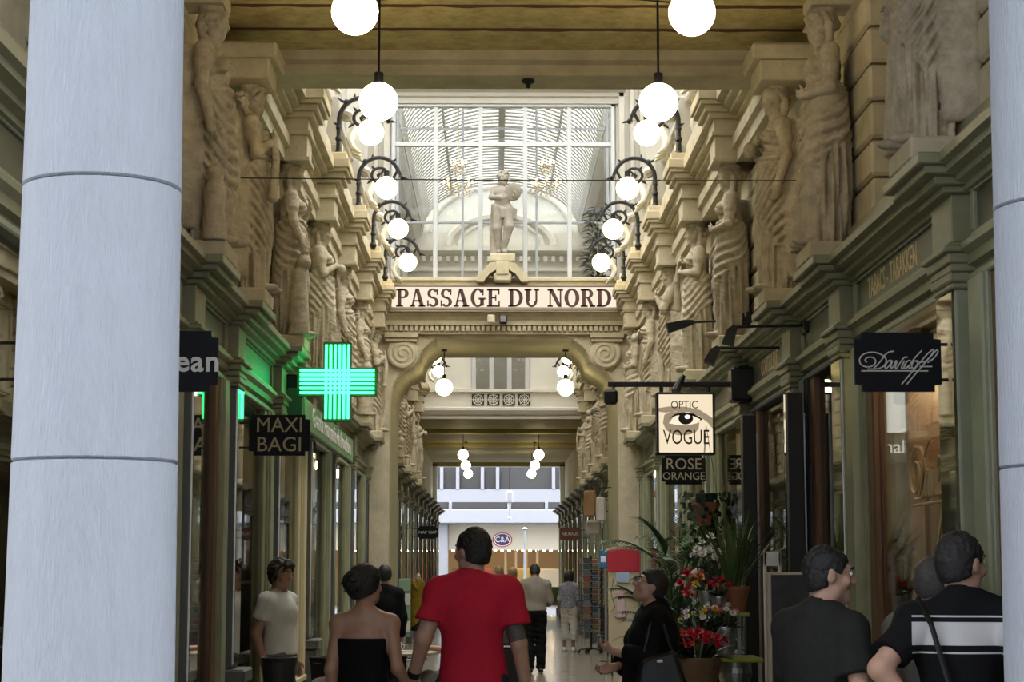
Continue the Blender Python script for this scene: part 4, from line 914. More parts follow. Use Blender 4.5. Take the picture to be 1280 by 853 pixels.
# ------------------------------------------------------------------ hanging signs
def plate_pts(w_, h_, c): return [(-w_ / 2 + c, -h_ / 2), (w_ / 2 - c, -h_ / 2), (w_ / 2 - c, -h_ / 2 + c * .9), (w_ / 2, -h_ / 2 + c), (w_ / 2, h_ / 2 - c), (w_ / 2 - c, h_ / 2 - c * .9), (w_ / 2 - c, h_ / 2), (-w_ / 2 + c, h_ / 2), (-w_ / 2 + c, h_ / 2 - c * .9), (-w_ / 2, h_ / 2 - c), (-w_ / 2, -h_ / 2 + c), (-w_ / 2 + c, -h_ / 2 + c * .9)]
def hang_sign(p0, p1, Y, label, lines, sg, m_txt, plate=None, notch=.035):
    (xa, za), (xb, zb_) = atY(*p0, Y), atY(*p1, Y); X, Z = (xa + xb) / 2, (za + zb_) / 2; w_, h_ = abs(xb - xa), abs(za - zb_)
    t = thing('hanging_sign', label, 'sign', (X, Y, Z)); MB().prism([(X + a, Z + b) for a, b in plate_pts(w_, h_, notch)], Y - .012, Y + .012, 'y').build('plate', plate or mat('sign_black', (.008, .008, .011), .5, spec=.15), t)
    if lines:
        for txt, sz, dz, kw in lines: m = MB(); put_text(m, txt, sz, (X + kw.pop('dx', 0), Y - .014, Z + dz), ext=.003, **kw); m.build('lettering', m_txt, t).parent = [c for c in t.children if c.name.startswith('plate')][0]
    for q in (-1, 1):
        zz = Z + q * h_ * .3; e = XC + sg * 2.05; s_ = X + sg * w_ / 2
        MB().tube([(s_ - sg * .03, Y, zz), (e, Y, zz)], .008, 6).build('fixing_rod', BLACK, t)
    return t, X, Z, w_, h_
SILV = mat('sign_silver', (.62, .60, .55), .4); SGOLD = mat('sign_gold', (.42, .36, .20), .4)
hang_sign((195, 414), (272, 490), 8.9, 'black hanging sign with white letters ean half hidden by the pale column', [('ean', .145, -.005, dict(dx=.055, bold=.003, space=1.08))], -1, SILV)
hang_sign((312, 519), (387, 570), 13.7, 'black notched hanging sign reading MAXI BAGI', [('MAXI', .155, .072, dict(sx=.95)), ('BAGI', .155, -.072, dict(sx=1.0))], -1, SGOLD)
hang_sign((827, 569), (882, 606), 19.4, 'black notched hanging sign reading ROSE ORANGE', [('ROSE', .17, .055, dict(sx=.95)), ('ORANGE', .115, -.07, dict(sx=.95))], 1, mat('sign_tan', (.50, .42, .30), .5))
hang_sign((522, 658), (547.5, 674), 42.6, 'tiny far black hanging sign with white letters on the left side', [('NAP NAP', .1, 0, dict())], -1, SILV)
hang_sign((700, 660), (724.5, 676), 42.6, 'tiny far brown hanging sign reading NEUHAUS', [('NEUHAUS', .1, 0, dict(sx=.8))], 1, SILV, mat('sign_brown', (.10, .03, .015), .5), .02)
t, X, Z, w_, h_ = hang_sign((1067, 416), (1177, 490), 8.86, 'black notched hanging sign with silver script Davidoff', [], 1, SILV)
SCRIPT = [[(240, 155), (215, 135), (225, 105), (262, 86), (315, 88), (355, 125), (345, 175), (290, 212), (215, 214), (155, 180), (140, 120), (175, 60), (250, 25), (340, 20), (430, 45), (490, 95), (500, 150), (465, 205), (400, 238), (320, 247), (245, 245)],
    [(610, 4), (545, 14), (490, 52), (440, 120), (385, 185), (330, 235)], [(578, 132), (540, 132), (500, 175), (482, 225), (500, 240), (545, 195), (582, 135), (560, 215), (570, 238), (612, 190)],
    [(612, 190), (628, 140), (645, 145), (622, 225), (640, 236), (690, 160), (730, 105), (770, 80), (792, 92)], [(748, 132), (705, 220), (722, 238), (765, 190)],
    [(832, 132), (795, 135), (752, 185), (742, 225), (765, 238), (808, 195)], [(985, -6), (890, 95), (805, 215), (822, 238), (850, 215)], [(908, 132), (870, 150), (846, 200), (858, 236), (895, 222), (925, 172), (912, 134), (950, 150)],
    [(702, 455), (870, 260), (1050, 55), (1105, 5), (1135, -20), (1150, -5), (1115, 55), (1040, 135), (965, 155)], [(772, 455), (960, 235), (1110, 70), (1170, 5), (1195, -12), (1205, 15), (1150, 95), (1060, 160)],
    [(160, 272), (1065, 272)], [(950, 212), (1120, 212)]]
def smooth_pts(P, n=4):
    out = []
    for i in range(len(P) - 1):
        p0, p1, p2, p3 = P[max(i - 1, 0)], P[i], P[i + 1], P[min(i + 2, len(P) - 1)]
        for k in range(n):
            s = k / n; out.append(tuple(.5 * (2 * p1[j] + (p2[j] - p0[j]) * s + (2 * p0[j] - 5 * p1[j] + 4 * p2[j] - p3[j]) * s * s + (3 * p1[j] - p0[j] - 3 * p2[j] + p3[j]) * s**3) for j in (0, 1)))
    return out + [P[-1]]
m = MB(); sc_ = w_ / 1175.
for s_ in SCRIPT: m.tube([(X - w_ / 2 + (a - 75) * sc_, 8.845, Z + h_ / 2 - (b + 255) * sc_) for a, b in (smooth_pts(s_) if len(s_) > 2 else s_)], .0036, 5)
m.build('script', SILV, t)
m = MB(**side(1))
for s_ in SCRIPT: m.tube([(2.172 + .012 * ((a > 560) * 0), 10.28 - (a - 130) * .00105, 2.36 - (b + 30) * .00125) for a, b in (smooth_pts(s_) if len(s_) > 2 else s_)], .008, 5)
m.build('etched_script', mat('etched_gold', (.45, .33, .16), .5), SF[1, 0])
# optician's backlit box
(xa, za), (xb, zb_) = atY(820, 491, 16.3), atY(893.5, 569, 16.3); X, Z, w_, h_ = (xa + xb) / 2, (za + zb_) / 2, xb - xa, za - zb_
t = thing('light_box_sign', 'square backlit sign with an eye reading OPTIC VOGUE', 'sign', (X, 16.3, Z)); EY = lambda px_, py_: atY(px_, py_, 16.25)
m = MB()
for q in ((xa, xb, zb_, zb_ + .02), (xa, xb, za - .02, za), (xa, xa + .02, zb_, za), (xb - .02, xb, zb_, za)): m.bev(q[0], q[1], 16.25, 16.40, q[2], q[3], .005)
m.build('frame', BLACKM, t); MB().box(xa + .015, xb - .015, 16.262, 16.39, zb_ + .015, za - .015).build('light_panel', emis('optic_light', (1.0, .84, .60), .76), t)
TAN = emis('eye_tan', (.62, .48, .32), .45); INK = mat('ink', (.03, .018, .012), .5)
def decal(pts, d, name, mt): MB().prism([EY(*p) for p in pts], 16.262 - d - .002, 16.262 - d, 'y').build(name, mt, t)
E0 = lambda a, b: (800 + a * 260 / 1280, 470 + b * 173 / 852)
up_ = [(103, 200), (180, 188), (280, 190), (370, 210), (452, 262)]; lo_ = [(452, 300), (400, 262), (330, 232), (250, 225), (180, 232), (150, 260), (103, 222)]
decal([E0(*p) for p in up_ + [(452, 330), (420, 290), (370, 250), (300, 222), (220, 218), (160, 226), (103, 218)]], .001, 'brow_print', TAN)
decal([E0(*p) for p in [(150, 240), (142, 290), (160, 330), (190, 355), (240, 365), (300, 362), (340, 350), (362, 325), (365, 290), (340, 240), (260, 218), (190, 222)]], .002, 'lid_print', TAN)
decal([E0(*p) for p in [(178, 292), (205, 255), (240, 236), (290, 230), (340, 245), (385, 268), (350, 292), (290, 305), (230, 302)]], .003, 'eye_white_print', emis('eye_white', (1, .88, .66), .82))
decal([E0(*p) for p in [(175, 265), (215, 235), (270, 224), (330, 232), (388, 266), (360, 290), (388, 268), (335, 248), (280, 238), (225, 246)]][0:5] + [E0(*p) for p in [(362, 282), (372, 268), (330, 248), (270, 237), (220, 246)]], .004, 'lash_print', INK)
c_ = E0(282, 262); decal([(c_[0] + 9.2 * math.cos(i * .314), c_[1] + 7.6 * math.sin(i * .314)) for i in range(20)], .005, 'iris_print', INK)
c_ = E0(292, 252); decal([(c_[0] + 3.4 * math.cos(i * .4), c_[1] + 2.6 * math.sin(i * .4)) for i in range(16)], .007, 'glint_print', emis('glint', (1, .95, .85), 1.2))
m = MB(); a = EY(855.5, 506.5); put_text(m, 'OPTIC', .098, (a[0], 16.256, a[1]), sx=.86, ext=.002); m.build('lettering', INK, t); m = MB(); a = EY(858, 547.5); put_text(m, 'VOGUE', .185, (a[0], 16.253, a[1]), sx=.66, ext=.002); m.build('lettering', INK, t)
zb2 = atY(850, 480, 16.3)[1]; xl = atY(760, 480, 16.3)[0]
m = MB(); m.bev(xl, XC + 2.0, 16.31, 16.35, zb2 - .025, zb2 + .02, .004).tube([(xa + .05, 16.33, za), (xa + .05, 16.33, zb2)], .018, 6).tube([(xb - .05, 16.33, za), (xb - .05, 16.33, zb2)], .018, 6); m.bev(XC + 1.95, XC + 2.2, 16.2, 16.46, zb2 - .16, zb2 + .14, .02).build('bracket_arm', BLACK, t)
# spot lamps on long black arms
def arm_lamp(pb, pe, Y, label, tilt):
    (xb_, zb_), (xe, ze) = atY(*pb, Y), atY(*pe, Y); t = thing('arm_lamp', label, 'lamp', (xb_, Y, zb_)); MB().tube([(xb_, Y, zb_), (xe, Y, ze)], .011, 6).build('arm', BLACK, t)
    MB().bev(xb_ - .03, xb_ + .13, Y - .09, Y + .09, zb_ - .06, zb_ + .06, .012).build('wall_box', BLACK, t)
    dx, dz = tilt; m = MB(); m.tube([(xe + .02, Y, ze), (xe + dx * .3, Y - .01, ze + dz * .3), (xe + dx, Y - .02, ze + dz)], [.028, .05, .062], 4).build('lamp_head', BLACKM, t)
    return t
arm_lamp((1008, 407), (916, 409), 13.4, 'black arm lamp reaching out above the optician window, nearest of the row', (-.04, -.13))
arm_lamp((980, 435), (895, 435), 14.7, 'black arm lamp below and behind the nearest one', (-.06, -.13))
arm_lamp((930, 400), (864, 403), 16.6, 'black arm lamp with a long flat head above the eye sign', (-.22, -.06))
x, z = atY(765, 490, 16.3); t = thing('spot_lamp', 'black square spot lamp at the end of the eye sign arm', 'lamp', (x, 16.33, z)); MB().tube([(x + .02, 16.33, zb2 - .02), (x, 16.33, z - .04)], .01, 6).build('stem', BLACK, t); MB().bev(x - .07, x + .05, 16.27, 16.39, z - .11, z + .02, .02).build('lamp_head', BLACKM, t)
x, z = atY(848, 482, 16.2); t = thing('spot_lamp', 'little black spot lamp clamped above the eye sign', 'lamp', (x, 16.2, z)); MB().tube([(x + .05, 16.22, z + .09), (x, 16.2, z), (x - .03, 16.17, z - .06)], [.02, .035, .04], 8).build('lamp_head', BLACKM, t); MB().tube([(x + .03, 16.22, z + .06), (x + .03, 16.33, zb2)], .008, 5).build('stem', BLACK, t)
# green pharmacy cross made of neon tubes
NEON = emis('neon_green', (.05, 1.0, .25), 4.2); (xa, za), (xb, zb_) = atY(374, 430, 16.9), atY(471, 527, 16.9); X, Z, h_ = (xa + xb) / 2, (za + zb_) / 2, (xb - xa) / 2
t = thing('pharmacy_cross', 'glowing green neon cross of the pharmacy', 'sign', (X, 16.9, Z)); a = h_ * .34
cr = [(-a, -h_), (a, -h_), (a, -a), (h_, -a), (h_, a), (a, a), (a, h_), (-a, h_), (-a, a), (-h_, a), (-h_, -a), (-a, -a)]
MB().prism([(X + p, Z + q) for p, q in cr], 16.84, 16.98, 'y').build('cross_box', mat('cross_box', (.02, .10, .05), .5), t)
m = MB()
for i in range(len(cr)): p, q = cr[i], cr[(i + 1) % 12]; m.tube([(X + p[0], 16.83, Z + p[1]), (X + q[0], 16.83, Z + q[1])], .010, 4)
m.build('rim', mat('cross_rim', (.10, .12, .06), .5), t)
for k in range(6):
    o = (-.83 + k * .332) * a
    for yy in (16.822, 16.998):
        if yy > 16.9 and k % 2: continue
        MB().tube([(X + o, yy, Z - h_ + .02), (X + o, yy, Z + h_ - .02)], .0125, 6).build('neon_tube', NEON, t); MB().tube([(X - h_ + .02, yy - .012 * (1 if yy < 16.9 else -1), Z + o), (X + h_ - .02, yy - .012 * (1 if yy < 16.9 else -1), Z + o)], .0125, 6).build('neon_tube', NEON, t)
MB().bev(-2.0, X - h_ + .05, 16.86, 16.96, Z - .07, Z + .07, .01).build('mounting_arm', BLACK, t)
x, z = atY(369, 503, 16.9); MB().bev(x - .07, x + .07, 16.84, 16.98, z - .13, z + .13, .01).build('mounting_box', mat('cross_green', (.02, .13, .06), .5), t)
# pharmacy fascia board
t = thing('fascia_sign', 'long green fascia board with white lettering Grande Pharmacie de Brouckère', 'sign', (-1.78, 20, 2.93)); GB = mat('fascia_green', (.06, .20, .075), .4)
MB().bev(-1.80, -1.76, 17.05, 22.9, 2.93, 3.22, .01).build('board', GB, t)
m = MB(); put_text(m, 'Grande Pharmacie de Brouckère', .25, (-1.756, 20.1, 3.08), ux=(0, 1, 0), sx=1.42, ext=.004, bold=.005); m.build('lettering', SILV, t)

# ------------------------------------------------------------------ street beyond the passage
YF = 78.0
def fx(px_, py_): return atY(px_, py_, YF)
FB = thing('street_building', 'white banded building with strip windows across the far street', 'building', (0, YF, 0))
WB_ = mat('far_white', (.31, .31, .33), .6); DK = mat('far_window', (.05, .048, .045), .3); P2 = mat('far_band', (.36, .36, .39), .6)
zz = lambda p: fx(620, p)[1]
MB().box(-16, 17, YF, YF + .6, zz(628), zz(612)).box(-16, 17, YF - .3, YF + .6, zz(655), zz(637)).build('white_band', WB_, FB)
MB().bev(-16, 17, YF - .8, YF + .6, zz(655), zz(637.5), .03).build('canopy', P2, FB)
MB().box(-16, 17, YF + .5, YF + .6, zz(640), zz(470)).build('wall', WB_, FB)
for i, (a, b) in enumerate(((500, 552), (556, 572), (576.5, 603), (607, 622), (626.5, 690), (695, 760))): 
    x0, x1 = fx(a, 600)[0], fx(b, 600)[0]; MB().box(x0, x1, YF + .3, YF + .4, zz(612), zz(575)).build('window', DK, FB)
for a, b in ((500, 560), (565, 633), (639, 680), (685, 760)):
    x0, x1 = fx(a, 600)[0], fx(b, 600)[0]; MB().box(x0, x1, YF - .02, YF + .4, zz(636), zz(628)).build('window', DK, FB)
for p in (552, 572, 603, 622, 692, 563, 636, 683): x0 = fx(p, 600)[0]; MB().bev(x0 - .07, x0 + .07, YF - .05, YF + .4, zz(612 if p in (552, 572, 603, 622, 692) else 637), zz(578 if p in (552, 572, 603, 622, 692) else 628), .02).build('mullion', WB_, FB)
SHW = mat('far_shop', (.36, .22, .09), .6); 
MB().box(-16, 17, YF + 6, YF + 6.2, 0, zz(655)).build('shop_back', SHW, FB); MB().box(-16, 17, YF, YF + 6, zz(655), zz(655) + .1).build('shop_ceiling', WB_, FB)
MB().bev(fx(560, 670)[0], 17, YF + .4, YF + .6, zz(688), zz(655), .02).build('fascia', mat('far_fascia', (.62, .53, .40), .5), FB)
MB().bev(fx(545, 670)[0], fx(560, 670)[0], YF - .3, YF + .6, 0, zz(655), .05).build('pillar', WB_, FB)
for p in (632, 645, 658, 672): x0 = fx(p, 700)[0]; MB().bev(x0 - .05, x0 + .05, YF + .5, YF + .6, 0, zz(688), .01).build('shop_mullion', WOODL, FB)
for p in range(565, 700, 9): x0, z0 = fx(p, 690); MB().ball((x0, YF + 2.5, z0 + .1), .07, 8).build('shop_light', LAMPW, FB)
for p, c in ((578, 1), (600, 3), (655, 0), (690, 2)): x0 = fx(p, 700)[0]; MB().bev(x0 - .5, x0 + .5, YF + 3, YF + 3.8, 0, 1.6, .05).build('display', pal[c], FB)
x0, z0 = fx(628, 675); t = thing('oval_sign', 'round red and white oval C&A logo on the far shop front', 'sign', (x0, YF + .3, z0))
for r, d, mm in ((.42, .0, mat('logo_red', (.45, .03, .05), .5)), (.37, .02, mat('logo_white', (.85, .82, .8), .5)), (.33, .04, mat('logo_blue', (.05, .03, .10), .5))):
    MB().prism([(x0 + r * math.cos(i * .2618), z0 + r * .74 * math.sin(i * .2618)) for i in range(24)], YF + .36 - d, YF + .40 - d, 'y').build('disc', mm, t)
m = MB(); put_text(m, 'C&A', .33, (x0, YF + .30, z0), ext=.01, sx=.95); m.build('lettering', MATS['logo_white'], t)
x0, z0 = atY(637, 613, 70); t = thing('street_lantern', 'white street lantern hanging before the far white building', 'lamp', (x0, 70, z0)); MB().lathe([(.05, 0), (.17, -.1), (.15, -.45), (.06, -.5), (.03, -1.0), (.10, -1.05), (.10, -1.12)], (x0, 70, z0), 12).build('lantern', mat('lantern_grey', (.40, .40, .42), .5), t); MB().tube([(x0, 64.8, z0 + 2.2), (x0, 70, z0 + 1.2), (x0, 70, z0)], .02, 6).build('wire', BLACK, t); MB().tube([(x0, 70, z0 + 1.2), (x0, 78.6, z0 + 2.2)], .02, 6).build('wire', BLACK, t)
x0, _ = atY(656, 700, 68); t = thing('lamp_post', 'thin grey post standing in the far street', 'post', (x0, 68, 0)); MB().lathe([(.08, 0), (.06, .3), (.045, .4), (.04, 3.0), (.12, 3.05), (.02, 3.12)], (x0, 68, 0), 10).build('pole', STEEL, t)
# ------------------------------------------------------------------ people: one continuous body each, clothes and hair over it
SKIN = mat('skin', (.46, .27, .19), .5, noise=.12, nscale=30); SKIN2 = mat('skin_tan', (.40, .22, .14), .5, noise=.12, nscale=30); SKIN3 = mat('skin_pale', (.52, .34, .27), .5, noise=.1, nscale=30)
HAIRB = mat('hair_black', (.010, .008, .008), .65, noise=.5, nscale=60); HAIRBR = mat('hair_brown', (.035, .022, .014), .65, noise=.5, nscale=60); HAIRBL = mat('hair_blonde', (.42, .28, .14), .5, noise=.4, nscale=60); HAIRG = mat('hair_grey', (.09, .085, .08), .7, noise=.5, nscale=80); HAIRR = mat('hair_red', (.22, .07, .03), .5, noise=.4, nscale=60)
def cloth(n, c, r=.85, nz=.12): return mat('cloth_' + n, c, r, noise=nz, nscale=25, bump=.15, bscale=350, spec=.12)
REDS = cloth('red', (.50, .020, .045)); BLK = cloth('black', (.0065, .0065, .0075)); JEAN = cloth('dark_denim', (.022, .028, .042)); WHT = cloth('white', (.66, .64, .60)); GRYJ = cloth('grey_denim', (.12, .115, .11)); BEI = cloth('beige', (.26, .23, .185)); DGR = cloth('charcoal', (.026, .026, .024), nz=.3); GRY = cloth('grey', (.20, .20, .19)); CRM = cloth('cream', (.62, .57, .48)); BLU = cloth('blue', (.10, .16, .36))
PAT = mat('cloth_pattern', (.50, .50, .55), .85, noise=.8, nscale=45, col2=(.05, .06, .12)); PAT2 = mat('cloth_white_print', (.62, .62, .62), .85, noise=.6, nscale=40, col2=(.12, .12, .16))
TATT = mat('tattoo_ink', (.12, .08, .065), .6, noise=.8, nscale=55, col2=(.04, .05, .05)); LEATH = mat('black_leather', (.008, .007, .007), .42, spec=.3); SHOE = mat('shoe_black', (.015, .014, .013), .35); SHOEW = mat('shoe_white', (.6, .6, .6), .5)
EYEW = mat('eye', (.7, .68, .65), .2); EYED = mat('eye_dark', (.02, .012, .01), .2)
LENS = glass('spectacle_lens', (.9, .9, .9), 1.5)
def figure(label, loc, rz, H=1.75, female=False, h=.010, skin=SKIN, hair=('short', HAIRBR), J=None, wear=(), turn=(0, 0, 0), wf=1.0, belly=0.0, lean=0.0, hands=None, beard=False, group=None, seat=False, face=True, bun=0):
    J = J or {}; k = H / 1.75; t = thing('person', label, 'person', loc, rz, group)
    sh = .155 if female else .178
    D = dict(hipL=(-.088, 0, .92), hipR=(.088, 0, .92), kneeL=(-.10, .02, .50), kneeR=(.10, .02, .50), ankL=(-.10, -.03, .085), ankR=(.10, -.03, .085), neck=(0, -.01, 1.455), head=(0, .022, 1.625), shL=(-sh, -.01, 1.395), shR=(sh, -.01, 1.395), elL=(-sh - .055, -.03, 1.13), elR=(sh + .055, -.03, 1.13), wrL=(-sh - .06, .05, .885), wrR=(sh + .06, .05, .885), footL=(0, 1, 0), footR=(0, 1, 0))
    D.update(J); c_, s_ = math.cos(lean), math.sin(lean)
    def T(p, up=True):
        p = np.array(p, float)
        if up and lean and p[2] > .95: y, z = p[1], p[2] - .95; p = np.array([p[0], y * c_ + z * s_, .95 + z * c_ - y * s_])
        if seat and p[2] > .75: p = p - np.array([0, 0, .43])
        return p * k
    P = {a: T(b) for a, b in D.items() if not a.startswith('foot')}
    pts = np.array(list(P.values())); lo = pts.min(0) - .24; hi = pts.max(0) + .26; lo[2] = -.01
    tw, aw = (.93, .84) if female else (1.0, 1.0); tw *= wf
    def torso(S, g, low=True):
        if low: S.ell(T((0, 0, .95)), np.array([.165 * (1.04 if female else 1), .122 + belly * .5, .135]) * k * wf + g, .05)
        S.ell(T((0, belly * .6, 1.09)), np.array([.146 * tw + belly * .4, .104 + belly, .15]) * k + g, .06)
        S.ell(T((0, -.005, 1.28)), np.array([.164 * tw, .116 + belly * .4, .17]) * k + g, .06)
        if female:
            for q in (-1, 1): S.ell(T((q * .068, .095, 1.27)), np.array([.062, .055, .06]) * k + g, .03)
        else: S.ell(T((0, .045, 1.31)), np.array([.14 * tw, .08, .10]) * k + g, .04)
        S.cap(P['shL'], P['shR'], (.054 * aw) * k + g, k=.05)
        for q in 'LR': S.cap(T((0, -.02, 1.465)), P['sh' + q], .047 * k + g, .046 * k + g, .05)
    def arm(S, q, g, f=2.0, cut=False, w=0):
        a, b, c = P['sh' + q], P['el' + q], P['wr' + q]
        if f <= 1: S.cap(a, a + (b - a) * f, .058 * aw * k + g, (.058 - .012 * f) * aw * k + g + w, .03, cut=cut)
        else: S.cap(a, b, .058 * aw * k + g, .044 * aw * k + g, .03); S.cap(b, b + (c - b) * min(f - 1, 1), .045 * aw * k + g, .031 * aw * k + g + w, .02, cut=cut and f < 2)
    def leg(S, q, g, g2=None):
        g2 = g if g2 is None else g2; a, b, c = P['hip' + q], P['knee' + q], P['ank' + q]
        S.cap(a, b, .088 * k * wf + g, .056 * k + g2, .04); m_ = b + (c - b) * .35 + np.array([0, -.012, 0]); S.chain([b, m_, c], [.055 * k + g2, .054 * k + g2, .036 * k + g2 * 1.3], .03)
    def foot(S, q, g):
        d = np.array(D['foot' + q], float); d /= np.linalg.norm(d); a = P['ank' + q]; S.cap(a, a - d * .04 * k + np.array([0, 0, -.045 * k]), .036 * k + g, .034 * k + g, .02); b = a + np.array([0, 0, -.048 * k]); S.cap(b - d * .035 * k, b + d * .15 * k, .034 * k + g, .030 * k + g, .02)
    # head frame
    Rh = eul(turn[0] - lean * .6, turn[1], turn[2]); hc = P['head']
    S = SDF(lo, hi, h); torso(S, 0); [arm(S, q, 0) for q in 'LR']; [leg(S, q, 0) for q in 'LR']; [foot(S, q, 0) for q in 'LR']
    S.cap(T((0, -.015, 1.44)), hc + Rh @ np.array([0, -.012, -.06]) * k, .060 * k * (.88 if female else 1), .054 * k * (.88 if female else 1), .03)
    head_sdf(S, hc, Rh, k * (.96 if female else 1.02), female, beard=beard)
    hd = hands or {}
    for q, s in (('L', -1), ('R', 1)):
        d_, pn, cu = hd.get(q, (P['wr' + q] - P['el' + q] + np.array([0, 0, -.1]), (-s, .1, 0), .45)); hand_sdf(S, P['wr' + q], d_, pn, k * (.9 if female else 1), cu, thumb_side=1 if np.cross(np.array(d_, float), np.array(pn, float))[1] > 0 else -1)
    V, Q = S.mesh(1); np_obj('body', V, Q, skin, t)
    g_ = lambda x, y, z: hc + Rh @ (np.array([x, y, z]) * k * (.96 if female else 1.02))
    if face:
        for sx in (-1, 1):
            ey = MB().ball(tuple(g_(sx * .033, .0865, .004)), .0115 * k, 10).build('eye', EYEW, t, world=False, smooth=80); MB().ball(tuple(g_(sx * .033, .0955, .004)), .0052 * k, 8).build('iris', EYED, ey, world=False)
        m = MB()
        for sx in (-1, 1): m.tube([tuple(g_(sx * .016, .099, .024)), tuple(g_(sx * .034, .097, .030)), tuple(g_(sx * .050, .083, .025))], [.004, .005, .003], 5)
        m.build('eyebrow', hair[1], t, world=False)
    # hair
    kind, hm = hair
    if kind:
        S = SDF(hc - .22 * k - .06, hc + .22 * k + .06, h * .8); tk = {'short': .006, 'crop': .002, 'updo': .016, 'long': .020, 'bob': .020, 'shag': .013}[kind]
        S.ell(g_(0, -.012, .022), np.array([.078, .096, .094]) * k + tk, .02, rot=Rh); S.ell(g_(0, -.02, -.03), np.array([.072, .080, .075]) * k + tk * .8, .03, rot=Rh)
        if kind == 'updo':
            S.ell(g_(0, -.10, .03), np.array([.075, .06, .065]) * k, .03, rot=Rh); r = np.random.default_rng(3)
            for i in range(16): S.cap(g_(r.uniform(-.06, .06), -.11 + r.uniform(-.03, .03), r.uniform(-.03, .07)), g_(r.uniform(-.10, .10), -.14 + r.uniform(-.03, .05), r.uniform(-.05, .10)), .012, .004, .008)
        if kind in ('long', 'bob'):
            for x in (-.07, -.035, 0, .035, .07): S.cap(g_(x, -.06 - .04 * (1 - abs(x) / .07), 0), g_(x * 1.1, -.055, -.14 if kind == 'bob' else -.26), .035 * k, .022 * k, .02)
        if kind != 'crop':   # locks combed over the scalp
            r = np.random.default_rng(len(label)); ts = {'short': .0065, 'updo': .010}.get(kind, .012)
            for i in range(260 if kind == 'short' else 150):
                a = r.uniform(0, 6.28); e = r.uniform(-.35, 1.5); q0 = np.array([math.sin(a) * math.cos(e), math.cos(a) * math.cos(e), math.sin(e)]); q1 = q0 + np.array([r.normal(0, .12), -.25 + r.normal(0, .12), -.16 + r.normal(0, .10)]); q1 /= np.linalg.norm(q1)
                f_ = lambda q, b: g_(q[0] * (.076 + tk + b), -.012 + q[1] * (.094 + tk + b), .022 + q[2] * (.092 + tk + b)); S.cap(f_(q0, r.uniform(-.003, .002)), f_(q1, r.uniform(-.002, .005)), ts * k, ts * .55 * k, .005)
        if kind == 'short':
            for sx in (-1, 1): S.ell(g_(sx * .085, .02, -.035), np.array([.03, .05, .045]) * k, .01, 'sub', rot=Rh)
        fringe = kind == 'shag'
        def cutp(n, p): S.half(Rh @ np.array(n), g_(*p))
        S2 = S.f.copy()
        n1 = (0, .82, -.57) if kind != 'crop' else (0, .75, -.66); cutp(n1, (0, .062 if kind not in ('crop', 'shag') else .05, .035 if kind != 'shag' else .06))
        if kind in ('short', 'crop', 'updo', 'shag'): cutp((0, .35, -.94), (0, -.07, -.072 if kind != 'shag' else -.11))
        if fringe:
            for x0_, x1_, z1_ in ((-.01, -.065, .015), (.0, -.045, .035), (.01, .04, .04), (.02, .062, .015), (.0, .02, .05)): S.chain([g_(x0_, .075, .108), g_((x0_ + x1_) / 2, .096, .075), g_(x1_, .088 if abs(x1_) < .06 else .07, z1_)], [.017, .015, .007], .012)
            for q_ in (-1, 1): S.chain([g_(q_ * .085, .02, .05), g_(q_ * .090, .025, -.01), g_(q_ * .084, .015, -.06)], [.020, .018, .008], .015)
        S.warp(lambda X, Y, Z: .0035 * np.sin(X * 190 + 40 * np.sin(Z * 30)) * np.sin(Y * 150 + Z * 120)); V, Q = S.mesh(1); np_obj('hair', V, Q, hm, t)
    # clothes
    for w_ in wear:
        ty, mt = w_[0], w_[1]; o = w_[2] if len(w_) > 2 else {}
        S = SDF(lo, hi, h); nm_ = o.get('name', ty)
        if ty == 'shirt':
            g = o.get('g', .016); torso(S, g); hem = o.get('hem', .92)
            for q in 'LR': arm(S, q, g * .6 + .002, o.get('sl', .62), cut=True, w=o.get('w', .012))
            S.warp(foldfn(sum(map(ord, label)) % 997, .010, .8, vert=2.2)); S.half((0, 0, -1), T((0, 0, hem), False)); nb = T((0, -.012, 1.485)); S.cap(nb + np.array([0, .018, .0]), nb + np.array([0, .04, .2]), o.get('nk', .066) * k, .09 * k, .004, 'sub')
        elif ty == 'bodice': torso(S, .010); S.warp(foldfn(5, .007, .8)); S.half((0, 0, 1), T((0, 0, o.get('top', 1.33)))); S.half((0, 0, -1), T((0, 0, o.get('hem', .9)), False))
        elif ty == 'trousers':
            S.ell(T((0, 0, .95)), np.array([.165 * (1.04 if female else 1), .122 + belly * .3, .135]) * k * wf + .002, .05)
            for q in 'LR': leg(S, q, .012, o.get('flare', .018))
            S.warp(foldfn(9, .008, .9, vert=.5)); S.half((0, 0, 1), T((0, 0, o.get('top', 1.02)), False)); S.half((0, 0, -1), T((0, 0, o.get('cut', .05)), False))
        elif ty == 'skirt':
            b = o.get('cut', .5); S.ell(T((0, 0, .95)), np.array([.172, .128, .14]) * k + .012, .05); S.cap(T((0, 0, .95)), T((0, 0, b - .1), False), .15 * k, o.get('r', .20) * k, .05, sq=(1, .8, 1))
            S.warp(lambda X, Y, Z: .012 * np.sin(np.arctan2(X, Y) * 11) * np.clip((.95 * k - Z) / .3, 0, 1)); S.half((0, 0, -1), T((0, 0, b), False)); S.half((0, 0, 1), T((0, 0, 1.06), False))
        elif ty == 'shoe':
            for q in 'LR':
                S = SDF(lo, hi, h); foot(S, q, .009); S.half((0, 0, -1), (0, 0, .002)); S.half((0, 0, 1), (0, 0, .125 * k)); V, Q = S.mesh(1); np_obj('shoe', V, Q, mt, t)
            continue
        elif ty == 'tattoo': arm(S, o.get('q', 'R'), .0025, 1.0); a, b = P['shR'], P['elR']; S.half(-(b - a), a + (b - a) * .5); S.half((b - a), a + (b - a) * 1.02)
        V, Q = S.mesh(1); np_obj(nm_, V, Q, mt, t)
    return t, P, g_
